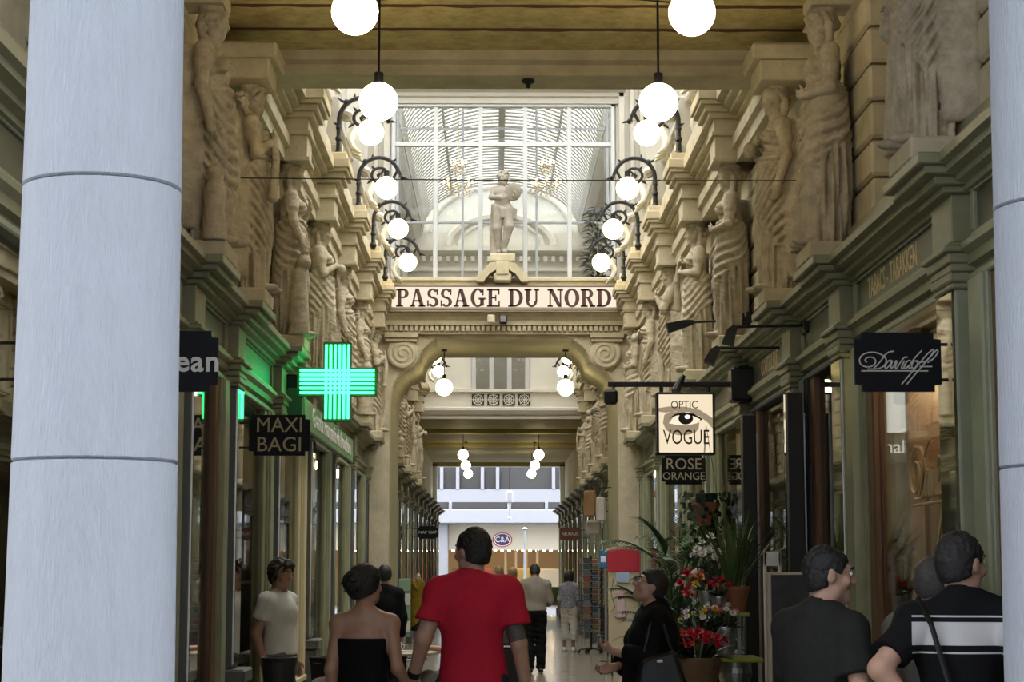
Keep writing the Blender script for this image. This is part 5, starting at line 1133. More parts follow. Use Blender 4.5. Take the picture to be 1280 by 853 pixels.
def gp(px, Y): return (atY(px, 700, Y)[0], Y, 0)
SHOES = ('shoe', SHOE)
# man in red with the tattooed arm, and the woman whose hand he holds
RM, RP, _ = figure('man in red T-shirt and black cap of hair seen from behind, tattoo on right arm', gp(591, 10.55), -.02, 1.87, h=.009, skin=SKIN, hair=('short', HAIRB), turn=(0, 0, .75), beard=True,
    J=dict(elL=(-.255, -.07, 1.165), wrL=(-.315, .06, .965), elR=(.245, -.03, 1.14), wrR=(.285, .03, .89), kneeL=(-.10, .10, .50), ankL=(-.10, .05, .085)), wear=[('shirt', REDS, dict(sl=.62, hem=.90, name='tee_shirt', w=.010, g=.020)), ('trousers', JEAN), SHOES, ('tattoo', TATT, dict(q='R'))], hands=dict(L=((-.35, .25, -.9), (.2, -.9, -.2), .8), R=((.1, .12, -1), (-1, .1, 0), .9)))
m = MB(); w0 = RP['wrL']; dd = (RP['elL'] - w0) / np.linalg.norm(RP['elL'] - w0); m.tube([tuple(w0 + dd * .0), tuple(w0 + dd * .035)], .041, 14).build('wrist_strap', LEATH, RM, world=False)
figure('woman with black updo hair and bare shoulders in a black strapless top', gp(457, 10.62), -.05, 1.66, True, .0085, SKIN2, ('updo', HAIRB), turn=(.12, 0, -.75), J=dict(elR=(.205, -.08, 1.135), wrR=(.275, .07, 1.0), elL=(-.20, -.02, 1.12), wrL=(-.19, .05, .87)), wear=[('bodice', BLK, dict(top=1.31, hem=.80)), ('skirt', BLK, dict(cut=.48)), SHOES], hands=dict(R=((.75, .15, -.6), (0, .9, -.3), .8)))
# man in white by the left shop window
figure('man in white T-shirt and grey jeans leaning by the left shop window', (atY(339, 700, 15.25)[0] + .08, 15.25, 0), -1.95, 1.71, False, .010, SKIN2, ('shag', HAIRBR), turn=(-.1, 0, -.25), lean=-.03, J=dict(elR=(.22, -.10, 1.14), wrR=(.22, -.02, .88), elL=(-.215, -.08, 1.14), wrL=(-.19, .05, .90), kneeR=(.10, .12, .50), ankR=(.10, .08, .085)), wear=[('shirt', WHT, dict(sl=.5, hem=.96, name='tee_shirt')), ('trousers', GRYJ), SHOES])
figure('person in dark jacket and blue collar standing behind the bare shouldered woman', gp(481, 21.0), .2, 1.68, True, .014, SKIN, ('short', HAIRB), wear=[('shirt', BLK, dict(sl=1.9, hem=.85, name='jacket')), ('trousers', BLK), SHOES], face=False)
# far walkers
figure('man in beige shirt and black trousers walking away down the middle', gp(669, 29.3), .05, 1.72, False, .014, SKIN2, ('short', HAIRB), turn=(-.45, 0, 0), lean=.03, J=dict(head=(0, .045, 1.605), elR=(.25, .02, 1.15), wrR=(.20, .20, 1.10), wrL=(-.25, .05, .88), kneeL=(-.09, .03, .5), ankL=(-.09, -.06, .085), kneeR=(.09, .06, .5), ankR=(.09, .05, .085)), wear=[('shirt', BEI, dict(sl=1.85, hem=.98, g=.022)), ('trousers', BLK, dict(flare=.026)), SHOES], face=False)
figure('woman in white cropped trousers and patterned top browsing the postcards', gp(711, 36.6), -.3, 1.58, True, .015, SKIN2, ('bob', HAIRBR), wear=[('shirt', PAT, dict(sl=1.2, hem=.93, name='blouse')), ('trousers', WHT, dict(cut=.26, flare=.022)), ('shoe', SHOEW)], face=False)
figure('fair haired woman in long cream dress walking beyond the man in red', gp(641, 38.5), .0, 1.64, True, .016, SKIN, ('bob', HAIRBL), wear=[('shirt', CRM, dict(sl=.6, hem=.9, name='dress_top')), ('skirt', CRM, dict(cut=.2, r=.24)), SHOES], face=False)
figure('blonde walker partly hidden behind the red shirt shoulder', gp(624, 42), .3, 1.68, True, .016, SKIN, ('bob', HAIRBL), wear=[('shirt', BEI, dict(sl=1.0, hem=.9)), ('trousers', GRY), SHOES], face=False)
# woman in black looking up
WB2, WP, wg = figure('woman in black with glasses looking up, black handbag at her side', gp(815, 11.35), math.pi / 2 + .05, 1.66, True, .0085, SKIN, ('short', HAIRB), turn=(.42, 0, .1), wf=1.16, belly=.03, J=dict(head=(0, .012, 1.61), elL=(-.235, .05, 1.15), wrL=(-.12, .26, 1.20), elR=(.22, .05, 1.14), wrR=(.08, .24, 1.09), shL=(-.165, .0, 1.40), shR=(.165, 0, 1.40)), wear=[('shirt', BLK, dict(sl=1.75, hem=.72, g=.024, name='coat', w=.02)), ('trousers', BLK), SHOES], hands=dict(L=((.35, .85, .3), (.5, -.2, .9), .7), R=((.1, .95, -.2), (-.9, .1, .3), .7)))
m = MB()
for sx in (-1, 1):
    m.tube([tuple(wg(sx * .033 + .021 * math.cos(a), .112, .004 + .017 * math.sin(a))) for a in np.linspace(0, 2 * math.pi, 13)], .0022, 5); m.tube([tuple(wg(sx * .054, .110, .008)), tuple(wg(sx * .078, .02, .008))], .002, 4)
m.tube([tuple(wg(-.012, .114, .006)), tuple(wg(.012, .114, .006))], .002, 4); m.build('spectacles', BLACK, WB2, world=False)
X, Y = gp(822, 11.1)[:2]; t = thing('handbag', 'large black leather handbag hanging at the side of the woman in black', 'bag', (X, Y, .98))
m = MB(); q = [(-.17, -.10, .80), (.20, -.10, .84), (.20, .05, .84), (-.17, .05, .80), (-.11, -.05, 1.10), (.10, -.05, 1.16), (.10, .02, 1.16), (-.11, .02, 1.10)]; m.add([(X + a, Y + b, c) for a, b, c in q], [(0, 3, 2, 1), (4, 5, 6, 7), (0, 1, 5, 4), (1, 2, 6, 5), (2, 3, 7, 6), (3, 0, 4, 7)]); b_ = m.build('bag_body', LEATH, t); bv = b_.modifiers.new('bevel', 'BEVEL'); bv.width = .045; bv.segments = 4
MB().tube([(X - .09, Y, 1.11), (X - .05, Y + .02, 1.28), (X - .01, Y + .06, 1.41), (X + .04, Y + .02, 1.28), (X + .09, Y, 1.11)], .010, 6).build('strap', LEATH, t); MB().bev(X - .02, X + .02, Y - .085, Y - .06, 1.08, 1.10, .004).build('buckle', STEEL, t)
# three men at the tobacconist's window
figure('man in dark grey T-shirt with goatee, leftmost of the men at the right window', gp(1028, 7.95), -1.0, 1.735, False, .0085, SKIN, ('short', HAIRB), turn=(.0, 0, -.52), belly=.04, wf=1.03, beard=True, lean=.02, J=dict(elR=(.235, -.02, 1.14), wrR=(.20, .10, .92), elL=(-.23, .04, 1.14), wrL=(-.15, .2, 1.0)), wear=[('shirt', DGR, dict(sl=.72, hem=.88, g=.022, name='tee_shirt', w=.02)), ('trousers', JEAN), SHOES])
figure('man with cropped grey hair in grey T-shirt standing behind the striped shirt', (atY(1162, 700, 8.3)[0], 8.25, 0), -.85, 1.70, False, .010, SKIN, ('crop', HAIRG), turn=(0, 0, -.2), J=dict(elL=(-.22, .02, 1.13), wrL=(-.15, .15, .98)), wear=[('shirt', GRY, dict(sl=.66, hem=.88, name='tee_shirt')), ('trousers', JEAN), SHOES])
SM = bpy.data.materials.new('cloth_striped_back'); SM.use_nodes = True; N = SM.node_tree.nodes; L = SM.node_tree.links; tc_ = N.new('ShaderNodeTexCoord'); sp_ = N.new('ShaderNodeSeparateXYZ'); L.new(tc_.outputs['Object'], sp_.inputs[0])
rp_ = N.new('ShaderNodeValToRGB'); rp_.color_ramp.interpolation = 'CONSTANT'; mr = N.new('ShaderNodeMapRange'); mr.inputs[1].default_value = 1.24; mr.inputs[2].default_value = 1.50; L.new(sp_.outputs['Z'], mr.inputs[0]); L.new(mr.outputs[0], rp_.inputs[0])
zz_ = lambda z: (z - 1.24) / .26; els = [(0, 0), (zz_(1.305), 1), (zz_(1.312), 0), (zz_(1.337), 1), (zz_(1.427), 0), (zz_(1.446), 1), (zz_(1.453), 0)]
rp_.color_ramp.elements[0].position = 0; rp_.color_ramp.elements[0].color = (.0065, .0065, .0075, 1); rp_.color_ramp.elements[1].position = els[1][0]; rp_.color_ramp.elements[1].color = (.48, .47, .48, 1)
for p_, c_2 in els[2:]: e_ = rp_.color_ramp.elements.new(p_); e_.color = (.48, .47, .48, 1) if c_2 else (.0065, .0065, .0075, 1)
ab = N.new('ShaderNodeMath'); ab.operation = 'ABSOLUTE'; L.new(sp_.outputs['X'], ab.inputs[0]); lt = N.new('ShaderNodeMath'); lt.operation = 'LESS_THAN'; lt.inputs[1].default_value = .195; L.new(ab.outputs[0], lt.inputs[0])
mx_ = N.new('ShaderNodeMixRGB'); mx_.inputs[1].default_value = (.0065, .0065, .0075, 1); L.new(lt.outputs[0], mx_.inputs[0]); L.new(rp_.outputs[0], mx_.inputs[2]); L.new(mx_.outputs[0], N['Principled BSDF'].inputs['Base Color']); N['Principled BSDF'].inputs['Roughness'].default_value = .85; N['Principled BSDF'].inputs['Specular IOR Level'].default_value = .12
KM, KP, _ = figure('man in black shirt with white back stripes, hands on hips by the right window', gp(1201, 7.4), -.25, 1.785, False, .0085, SKIN, ('short', HAIRB), turn=(0, 0, -.7), wf=1.08, J=dict(elL=(-.315, -.16, 1.22), wrL=(-.185, -.14, 1.05), elR=(.24, -.26, 1.20), wrR=(.19, -.13, 1.0)), wear=[('shirt', SM, dict(sl=.74, hem=.86, g=.020, name='shirt', w=.018)), ('trousers', BLK), SHOES], hands=dict(L=((.45, .35, -.75), (.3, .9, .2), .5), R=((-.4, .6, -.5), (-.5, .7, .2), .5)))
m = MB(); m.tube([(-.17, -.03, 1.515), (-.12, -.155, 1.42), (-.06, -.165, 1.2), (.0, -.16, 1.0), (.06, -.155, .9)], .012, 6).build('shoulder_strap', LEATH, KM, world=False)
figure('florist with red hair and dark top standing among her plants', gp(874, 15.9), 2.6, 1.62, True, .014, SKIN, ('bob', HAIRR), turn=(-.25, 0, .3), J=dict(elL=(-.21, .06, 1.14), wrL=(-.12, .22, 1.05)), wear=[('shirt', BLK, dict(sl=1.2, hem=.85)), ('skirt', BLK), SHOES])
# seated guest at the cafe table
figure('seated guest in white printed top reaching across the cafe table', (-.30, 19.85, 0), math.pi / 2 + .1, 1.68, True, .013, SKIN2, ('bob', HAIRBR), seat=True, J=dict(kneeL=(-.10, .42, .50), kneeR=(.10, .42, .50), ankL=(-.10, .40, .085), ankR=(.10, .40, .085), elL=(-.20, .20, 1.24), wrL=(-.13, .46, 1.27), elR=(.20, .16, 1.20), wrR=(.10, .36, 1.23)), wear=[('shirt', PAT2, dict(sl=.8, hem=.9, name='blouse')), ('trousers', GRY), SHOES])
# ------------------------------------------------------------------ plants: stems, leaves and pots
def blade(m, p, d, L_, w_, droop=.6, n=6, fold=.3):
    """one tapering leaf with a keel, drooping along its length"""
    p = Vector(p); d = Vector(d).normalized(); V = []; up = Vector((0, 0, 1)); q = p.copy(); dd = d.copy()
    for i in range(n + 1):
        t = i / n; sd_ = dd.cross(up); sd_ = sd_.normalized() if sd_.length > 1e-3 else Vector((1, 0, 0)); nn = sd_.cross(dd).normalized(); ww = w_ * math.sin(math.pi * min(.98, .12 + .88 * t)) * (1 - .3 * t)
        V += [tuple(q - sd_ * ww + nn * ww * fold), tuple(q), tuple(q + sd_ * ww + nn * ww * fold)]; q = q + dd * (L_ / n); dd = (dd + Vector((0, 0, -droop / n))).normalized()
    m.add(V, [(3 * i, 3 * i + 1, 3 * i + 4, 3 * i + 3) for i in range(n)] + [(3 * i + 1, 3 * i + 2, 3 * i + 5, 3 * i + 4) for i in range(n)])
def pot(t, x, y, z, r, h, mt, nm='pot'):
    MB().lathe([(r * .72, 0), (r * .95, h * .82), (r, h * .82), (r * 1.04, h * .9), (r, h), (r * .88, h), (r * .86, h * .9)], (x, y, z), 20).build(nm, mt, t, smooth=40); MB().lathe([(r * .9, h * .9), (.01, h * .93)], (x, y, z), 14).build('soil', mat('soil', (.03, .02, .012), .95), t)
def frond(m, p, d, L_, droop, nl=18, ll=.22, w_=.014):
    p = Vector(p); d = Vector(d).normalized(); q = p.copy(); pts = [tuple(q)]; N_ = nl
    for i in range(N_):
        q = q + d * (L_ / N_); d = (d + Vector((0, 0, -droop / N_))).normalized(); pts.append(tuple(q)); t = i / N_
        if t > .22:
            sd_ = d.cross(Vector((0, 0, 1))).normalized()
            for s in (-1, 1): blade(m, q, d * .75 + sd_ * s * .8 + Vector((0, 0, .12)), ll * (1.05 - .55 * t), w_, .9, 4)
    m.tube(pts, [.008 - .006 * i / N_ for i in range(N_ + 1)], 5)
def palm(x, y, h, spread, nf, label, potm=TERRA, seed=1, z0=0, mt=LEAF, pr=.17, ph=.30):
    r = random.Random(seed); t = thing('potted_palm', label, 'plant', (x, y, z0)); pot(t, x, y, z0, pr, ph, potm)
    for i in range(nf):
        a = i * 2.4 + r.uniform(-.3, .3); el = r.uniform(.9, 1.4); m = MB(); b = (x + .03 * math.cos(a), y + .03 * math.sin(a), z0 + ph * .9); top = h * r.uniform(.55, .8)
        sp = spread * r.uniform(.25, .5); e = (x + sp * math.cos(a) * .5, y + sp * math.sin(a) * .5, z0 + ph + top); m.tube([b, (x + sp * .2 * math.cos(a), y + sp * .2 * math.sin(a), z0 + ph + top * .55), e], [.012, .010, .008], 5)
        frond(m, e, (math.cos(a) * math.cos(el), math.sin(a) * math.cos(el), math.sin(el)), spread * r.uniform(.9, 1.3), 1.35, ll=.30 * spread / .6, w_=.017); m.build('frond', mt if r.random() < .7 else LEAF2, t)
def grassy(x, y, z0, h, n, label, potm=TERRA, pr=.13, ph=.22, mt=LEAF2, seed=2, sp=.28):
    r = random.Random(seed); t = thing('potted_plant', label, 'plant', (x, y, z0)); pot(t, x, y, z0, pr, ph, potm)
    for i in range(n):
        a = r.uniform(0, 6.28); m = MB(); l = r.uniform(.02, .09); el = r.uniform(1.0, 1.5)
        blade(m, (x + l * math.cos(a), y + l * math.sin(a), z0 + ph * .9), (math.cos(a) * math.cos(el) * sp / .28, math.sin(a) * math.cos(el) * sp / .28, math.sin(el)), h * r.uniform(.7, 1.15), .013, .75, 7); m.build('leaf', mt, t)
PG = {}
def petals(c, hd, r, n=7, layers=2, m=None):
    m = m or MB(); hd = Vector(hd).normalized(); a0 = hd.orthogonal().normalized(); b0 = hd.cross(a0)
    for L_ in range(layers):
        for i in range(n):
            a = 2 * math.pi * (i + .5 * L_) / n; d = (a0 * math.cos(a) + b0 * math.sin(a)) * (1 - .35 * L_) + hd * (.25 + .6 * L_); d.normalize(); s = hd.cross(d).normalized(); p = Vector(c); ww = r * .42
            v = [p, p + d * r * .5 - s * ww, p + d * r + hd * r * .1, p + d * r * .5 + s * ww]; m.add([tuple(q) for q in v], [(0, 1, 2, 3)])
    m.ball(tuple(Vector(c) + hd * r * .12), r * .22, 6); return m
def bouquet(x, y, z0, label, cols, nfl, rad, hgt, potm, pr, ph, fr=.035, seed=5, nm='flower_pot', leaf=LEAFD):
    r = random.Random(seed); t = thing(nm, label, 'flowers', (x, y, z0)); pot(t, x, y, z0, pr, ph, potm)
    m = MB()
    for i in range(nfl):
        a = i * 2.4; q = rad * math.sqrt((i + .5) / nfl); zz_2 = z0 + ph + hgt * (1 - .45 * (q / rad)**2) * r.uniform(.85, 1.1); p = (x + q * math.cos(a), y + q * math.sin(a), zz_2)
        m.tube([(x + q * .25 * math.cos(a), y + q * .25 * math.sin(a), z0 + ph * .85), p], .004, 4); petals(p, (math.cos(a) * q / rad * .8, math.sin(a) * q / rad * .8 - .35, .8), fr * r.uniform(.8, 1.2)).build('flower', cols[i % len(cols)], t)
    m.build('stems', leaf, t); m = MB()
    for i in range(int(nfl * 1.3)):
        a = r.uniform(0, 6.28); el = r.uniform(.15, 1.1); blade(m, (x + pr * .5 * math.cos(a), y + pr * .5 * math.sin(a), z0 + ph * .95), (math.cos(a) * math.cos(el), math.sin(a) * math.cos(el), math.sin(el)), rad * r.uniform(.8, 1.3), .022, .6, 4)
    m.build('foliage', leaf, t)
    return t
RED = mat('petal_red', (.50, .015, .03), .6); YEL = mat('petal_yellow', (.70, .45, .02), .6); WHF = mat('petal_white', (.75, .73, .68), .6); ORG = mat('petal_orange', (.62, .20, .03), .6); PUR = mat('petal_purple', (.16, .08, .28), .6); PNK = mat('petal_pink', (.62, .16, .28), .6); BASK = mat('basket_wood', (.24, .15, .08), .7, noise=.3, nscale=10); LIME = mat('lime_paint', (.36, .40, .06), .5)
def g2(px, Y): return atY(px, 700, Y)[0]
palm(g2(846, 17.0), 17.0, 1.7, .50, 13, 'tall kentia palm in a terracotta pot below the rose orange sign', seed=3, mt=LEAF)
palm(g2(822, 17.9), 17.9, 1.30, .42, 12, 'arching palm spreading behind the woman in black', seed=8, mt=LEAF)
palm(g2(842, 15.2), 15.2, 1.15, .40, 13, 'broad leaved palm close to the flower shelves', seed=12, mt=LEAFD)
palm(g2(852, 19.0), 19.0, 1.9, .42, 9, 'thin pale palm rising before the florist window', seed=21, mt=LEAF2)
# flower stand of two tiers
SX = g2(905, 13.9); t = thing('flower_stand', 'stepped lime and zinc flower stand by the black optician post', 'stand', (SX, 13.9, 0))
MB().bev(SX - .22, SX + .16, 13.7, 14.2, 1.28, 1.31, .006).build('upper_shelf', LIME, t); MB().bev(SX - .30, SX + .22, 13.45, 13.95, .96, .99, .006).build('middle_shelf', LIME, t); MB().bev(SX - .42, SX + .22, 13.3, 13.9, .42, .45, .006).build('lower_shelf', LIME, t)
for a, b in ((-.20, 14.17), (.14, 14.17), (-.28, 13.5), (.20, 13.5)): MB().bev(SX + a - .015, SX + a + .015, b - .015, b + .015, 0, 1.28 if b > 14 else .96, .004).build('leg', STEEL, t)
grassy(g2(915, 13.95), 13.95, 1.31, .62, 60, 'bushy grass palm in an orange terracotta pot on the upper shelf', seed=4, pr=.13, ph=.19, mt=LEAF2, sp=.34)
bouquet(g2(884, 13.9), 13.9, 1.31, 'white orchid bunch beside the grass palm', [WHF], 12, .12, .38, STEEL, .07, .16, .04, 6)
bouquet(g2(898, 13.8), 13.8, 1.31, 'small red cyclamen in a zinc cup on the upper shelf', [RED], 9, .09, .14, STEEL, .06, .12, .03, 7)
bouquet(g2(878, 13.62), 13.62, .99, 'mixed white and green spray bunch on the middle shelf', [WHF, LEAF2, YEL], 18, .17, .22, STEEL, .08, .16, .028, 8)
bouquet(g2(905, 13.66), 13.66, .99, 'pale carnations in a zinc bucket on the middle shelf', [WHF, PNK], 12, .12, .16, STEEL, .09, .22, .03, 9)
bouquet(g2(869, 13.0), 13.0, .62, 'dense red geraniums in a slatted wooden basket', [RED], 34, .24, .17, BASK, .17, .40, .038, 10)
bk = [o for o in bpy.data.objects if o.get('label', '').startswith('dense red geraniums')][0]; bx_ = g2(869, 13.0); sl0 = None
for i in range(16):
    a = i * math.pi / 8
    if sl0 is None: sl0 = MB().prism([(-.030, .02), (.030, .02), (.036, .40), (-.036, .40)], -.010, .010, 'y').build('slat', mat('slat_wood', (.33, .21, .11), .7, noise=.3, nscale=10), bk, world=False); o = sl0
    else: o = copy_part(sl0, (0, 0, 0), bk)
    o.location = (.163 * math.cos(a), .163 * math.sin(a), 0); o.rotation_euler = (-.12, 0, a + math.pi / 2)
bouquet(g2(844, 13.6), 13.6, .66, 'bright yellow flowers with purple sprigs in a brown pot', [YEL, YEL, PUR], 16, .15, .20, TERRA, .13, .30, .042, 11)
bouquet(g2(868, 14.7), 14.7, .85, 'orange lilies among dark leaves behind the stand', [ORG, RED, YEL], 9, .16, .45, TERRA, .12, .3, .055, 13)
bouquet(g2(842, 12.6), 12.6, .28, 'pink and white flowers low beside the black handbag', [PNK, WHF, BLU], 9, .13, .20, STEEL, .1, .2, .05, 14)
bouquet(g2(856, 13.4), 13.4, .40, 'small yellow blooms between the basket and the yellow pot', [YEL], 10, .10, .26, LIME, .10, .18, .03, 15)
for i, (px_, Y, r_, z_, h_, lb) in enumerate(((917, 13.75, .12, .0, .95, 'tall grey zinc bucket standing under the upper shelf'), (869, 13.0, .19, 0, .62, 'lime green round tub under the geranium basket'), (846, 13.6, .15, 0, .66, 'grey zinc tub under the yellow flowers'), (868, 14.7, .14, 0, .85, 'dark tall pedestal pot under the orange lilies'), (842, 12.6, .12, 0, .28, 'low zinc pail under the pink flowers'), (856, 13.4, .12, 0, .40, 'little lime pail under the small yellow blooms'))):
    x = g2(px_, Y); t = thing('planter', lb, 'planter', (x, Y, 0)); MB().lathe([(r_ * .8, 0), (r_ * .95, h_ * .9), (r_, h_ * .92), (r_, h_)], (x, Y, 0), 20).build('tub', [STEEL, LIME, STEEL, BLACKM, STEEL, LIME][i], t, smooth=40)
    MB().lathe([(r_ * 1.01, h_ * .88), (r_ * 1.06, h_ * .92), (r_ * 1.01, h_ * .96)], (x, Y, 0), 20, cap=False).build('rim', [STEEL, LIME, STEEL, BLACKM, STEEL, LIME][i], t)
# hanging ivy in a terracotta pot
X, Z = atY(884, 640, 16.0); X = min(X, 1.98); t = thing('hanging_ivy', 'hanging ivy spilling from a terracotta pot below the rose orange sign', 'plant', (X, 16.0, Z)); pot(t, X, 16.0, Z - .12, .11, .2, TERRA)
r = random.Random(9); m = MB()
for i in range(360):
    a = r.uniform(0, 6.28); q = r.uniform(.03, .26); z = Z + .16 - r.uniform(0, 1) * (.75 if q < .18 else .35); p = Vector((X + q * math.cos(a), 16.0 + q * math.sin(a), z)); n_ = Vector((math.cos(a), math.sin(a), r.uniform(-.4, .6))).normalized(); s = n_.orthogonal().normalized() * r.uniform(.02, .038); u = n_.cross(s)
    m.add([tuple(p - s), tuple(p - u * .8 + n_ * .01), tuple(p + s), tuple(p + u * 1.2 - n_ * .01)], [(0, 1, 2, 3)])
o = m.build('foliage', LEAFD, t); o['kind'] = 'stuff'
m = MB(); [m.tube([(X + .1 * math.cos(a), 16 + .1 * math.sin(a), Z + .08), (X, 16, Z + .75)], .003, 4) for a in (0, 2.1, 4.2)]; m.build('chains', BLACK, t)
# tree in the glazed hall
X, Z = atY(748, 340, 29.9); t = thing('indoor_tree', 'dark leafy indoor plant standing behind the hall window at right', 'plant', (X, 29.9, 5.56)); pot(t, X, 29.9, 5.56, .24, .5, BLACKM); MB().tube([(X, 29.9, 6.0), (X + .03, 29.9, 6.6), (X - .02, 29.9, 7.3)], [.03, .025, .01], 6).build('trunk', WOOD, t)
r = random.Random(5); m = MB()
for i in range(260):
    a = r.uniform(0, 6.28); z = r.uniform(6.15, 7.55); q = .34 * math.sin(math.pi * min(1, (7.7 - z) / 1.6)) * r.uniform(.4, 1.1); blade(m, (X + q * .5 * math.cos(a), 29.9 + q * .5 * math.sin(a), z), (math.cos(a), math.sin(a), r.uniform(-.3, .7)), .22, .035, .9, 4)
o = m.build('foliage', LEAFD, t); o['kind'] = 'stuff'
# ------------------------------------------------------------------ postcard rack, poster board, furniture on the floor
X = g2(738.5, 36.0); t = thing('postcard_rack', 'tall revolving wire rack full of postcards beside the browsing woman', 'rack', (X, 36.0, 0))
m = MB(); m.tube([(X, 36, .06), (X, 36, 1.86)], .02, 8); [m.tube([(X, 36, .10), (X + .24 * math.cos(a), 36 + .24 * math.sin(a), .06)], .018, 6) for a in (.5, 1.75, 3.0, 4.25, 5.5)]; m.build('stand', BLACK, t)
for a in (.5, 1.75, 3.0, 4.25, 5.5): MB().ball((X + .24 * math.cos(a), 36 + .24 * math.sin(a), .03), .03, 8).build('castor', BLACK, t)
m = MB()
for k in range(12):
    for s in range(4):
        a = s * math.pi / 2 - .4; zc = .46 + k * .118; c_ = Vector((X + .13 * math.cos(a), 36 + .13 * math.sin(a), zc)); tx = Vector((-math.sin(a), math.cos(a), 0)); no = Vector((math.cos(a), math.sin(a), 0))
        pz = [c_ + tx * .075 + no * .05 - Vector((0, 0, .035)), c_ - tx * .075 + no * .05 - Vector((0, 0, .035)), c_ - tx * .075 + no * .07 + Vector((0, 0, .045)), c_ + tx * .075 + no * .07 + Vector((0, 0, .045))]; m.tube([tuple(q) for q in pz + pz[:1]], .005, 4); [m.tube([tuple(pz[j]), tuple(Vector((X, 36, zc - .03)))], .004, 4) for j in (0, 1)]
m.build('wire_baskets', WHITEM, t)
pc = [mat(f'card_{i}', c, .4) for i, c in enumerate(((.30, .12, .10), (.10, .10, .12), (.20, .22, .25), (.28, .20, .10), (.08, .14, .20)))]; cm = {}
for k in range(12):
    for s in range(4):
        a = s * math.pi / 2 - .4; q = (k * 7 + s * 3) % 5
        if q not in cm: cm[q] = MB().bev(-.004, .004, -.072, .072, -.05, .058, .001).build('postcard', pc[q], t, world=False); o = cm[q]
        else: o = cm[q].copy(); COL.objects.link(o)
        o.location = (.215 * math.cos(a), .215 * math.sin(a), .475 + k * .118); o.rotation_euler = (0, .18, a)
xa, z1 = atY(760, 686, 28.5); xb, z0 = atY(797, 800, 28.5); t = thing('poster_board', 'cream poster board with scrollwork and a red header beside the woman in black', 'board', ((xa + xb) / 2, 28.5, 0)); CRB = mat('board_cream', (.50, .42, .27), .6, noise=.15)
MB().bev(xa, xb, 28.47, 28.52, .35, z1 - .34, .006).build('panel', CRB, t); MB().bev(xa - .01, xb + .02, 28.45, 28.53, z1 - .36, z1, .008).build('header', mat('header_red', (.42, .02, .04), .5), t); MB().bev(xa + .12, xa + .32, 28.44, 28.465, z1 - .52, z1 - .37, .004).build('blue_notice', mat('notice_blue', (.35, .45, .60), .5), t); MB().bev(xa + .13, xa + .25, 28.445, 28.465, z1 - 1.05, z1 - .65, .004).build('pink_notice', mat('notice_pink', (.55, .38, .40), .5), t)
m = MB(); m.tube([(xa + .08, 28.455, z1 - .45), (xa + .04, 28.455, z1 - .7), (xa + .10, 28.455, z1 - .9), (xa + .02, 28.455, z1 - .98)], .004, 5); m.tube([(xa + .18 + .1 * math.cos(a), 28.455, z1 - 1.0 + .08 * math.sin(a)) for a in np.linspace(3.4, 6.5, 12)], .004, 5); m.tube([(xa + .05, 28.455, z1 - 1.4), (xa + .2, 28.455, z1 - 1.34), (xa + .42, 28.455, z1 - 1.4)], .004, 5); m.build('scrollwork', INK, t)
m = MB(); [m.bev(q - .015, q + .015, 28.48, 28.55, 0, .36, .004) for q in (xa + .05, xb - .05)]; m.build('feet', BLACK, t)
x, z = atY(754, 700, 28.9); t = thing('blue_notice_box', 'small blue box hanging left of the red header', 'box', (x, 28.9, z)); MB().bev(x - .06, x + .06, 28.85, 28.95, z - .13, z + .15, .01).build('case', mat('box_blue', (.04, .16, .32), .5), t); MB().bev(x - .04, x + .04, 28.84, 28.85, z - .04, z + .05, .002).build('label_plate', WHITEP, t); MB().bev(x + .02, x + .05, 28.88, 28.92, 0, z - .12, .005).build('post', STEEL, t)
for px_, py_, Y, wd, hd, c, lb in ((737, 630, 31.5, .20, .46, (.30, .17, .07), 'brown leather bag hanging above the postcard rack'), (751, 637, 31.0, .16, .42, (.55, .52, .48), 'pale bag hanging right of the brown bag'), (741, 660, 31.8, .26, .24, (.42, .40, .36), 'grey white bag hanging below the brown bag')):
    x, z = atY(px_, py_, Y); t = thing('hanging_bag', lb, 'bag', (x, Y, z)); MB().bev(x - wd / 2, x + wd / 2, Y - .06, Y + .06, z - hd / 2, z + hd / 2, .03).build('bag_body', mat('bag_' + lb[:4], c, .5), t); MB().tube([(x - wd * .3, Y, z + hd / 2), (x, Y, z + hd / 2 + .16), (x + wd * .3, Y, z + hd / 2)], .01, 5).build('handle', LEATH, t); MB().tube([(x, Y, z + hd / 2 + .15), (XC + 2.1, Y, z + hd / 2 + .17)], .008, 5).build('hook', BLACK, t)
x = g2(506, 33); t = thing('leaflet_stand', 'pale green and white leaflet stand beside the mustard dress', 'stand', (x, 33, 0)); MB().bev(x - .11, x + .11, 32.98, 33.02, .42, 1.45, .006).build('back_panel', mat('mint', (.30, .45, .32), .5), t)
for k in range(4): MB().bev(x - .10, x + .10, 32.93, 32.98, .50 + k * .24, .70 + k * .24, .006).build('leaflet', MATS['mint'] if k % 2 else WHITEP, t)
MB().bev(x - .02, x + .02, 32.98, 33.02, 0, .42, .004).build('post', STEEL, t); MB().bev(x - .15, x + .15, 32.85, 33.15, 0, .03, .006).build('foot_plate', STEEL, t)
x = g2(523, 34); t = thing('dress_form', 'mustard yellow hooded dress on a shop dummy before the left shopfronts', 'mannequin', (x, 34, 0)); MB().lathe([(.18, 0), (.18, .02), (.02, .04), (.015, .6)], (x, 34, 0), 14).build('stand', STEEL, t)
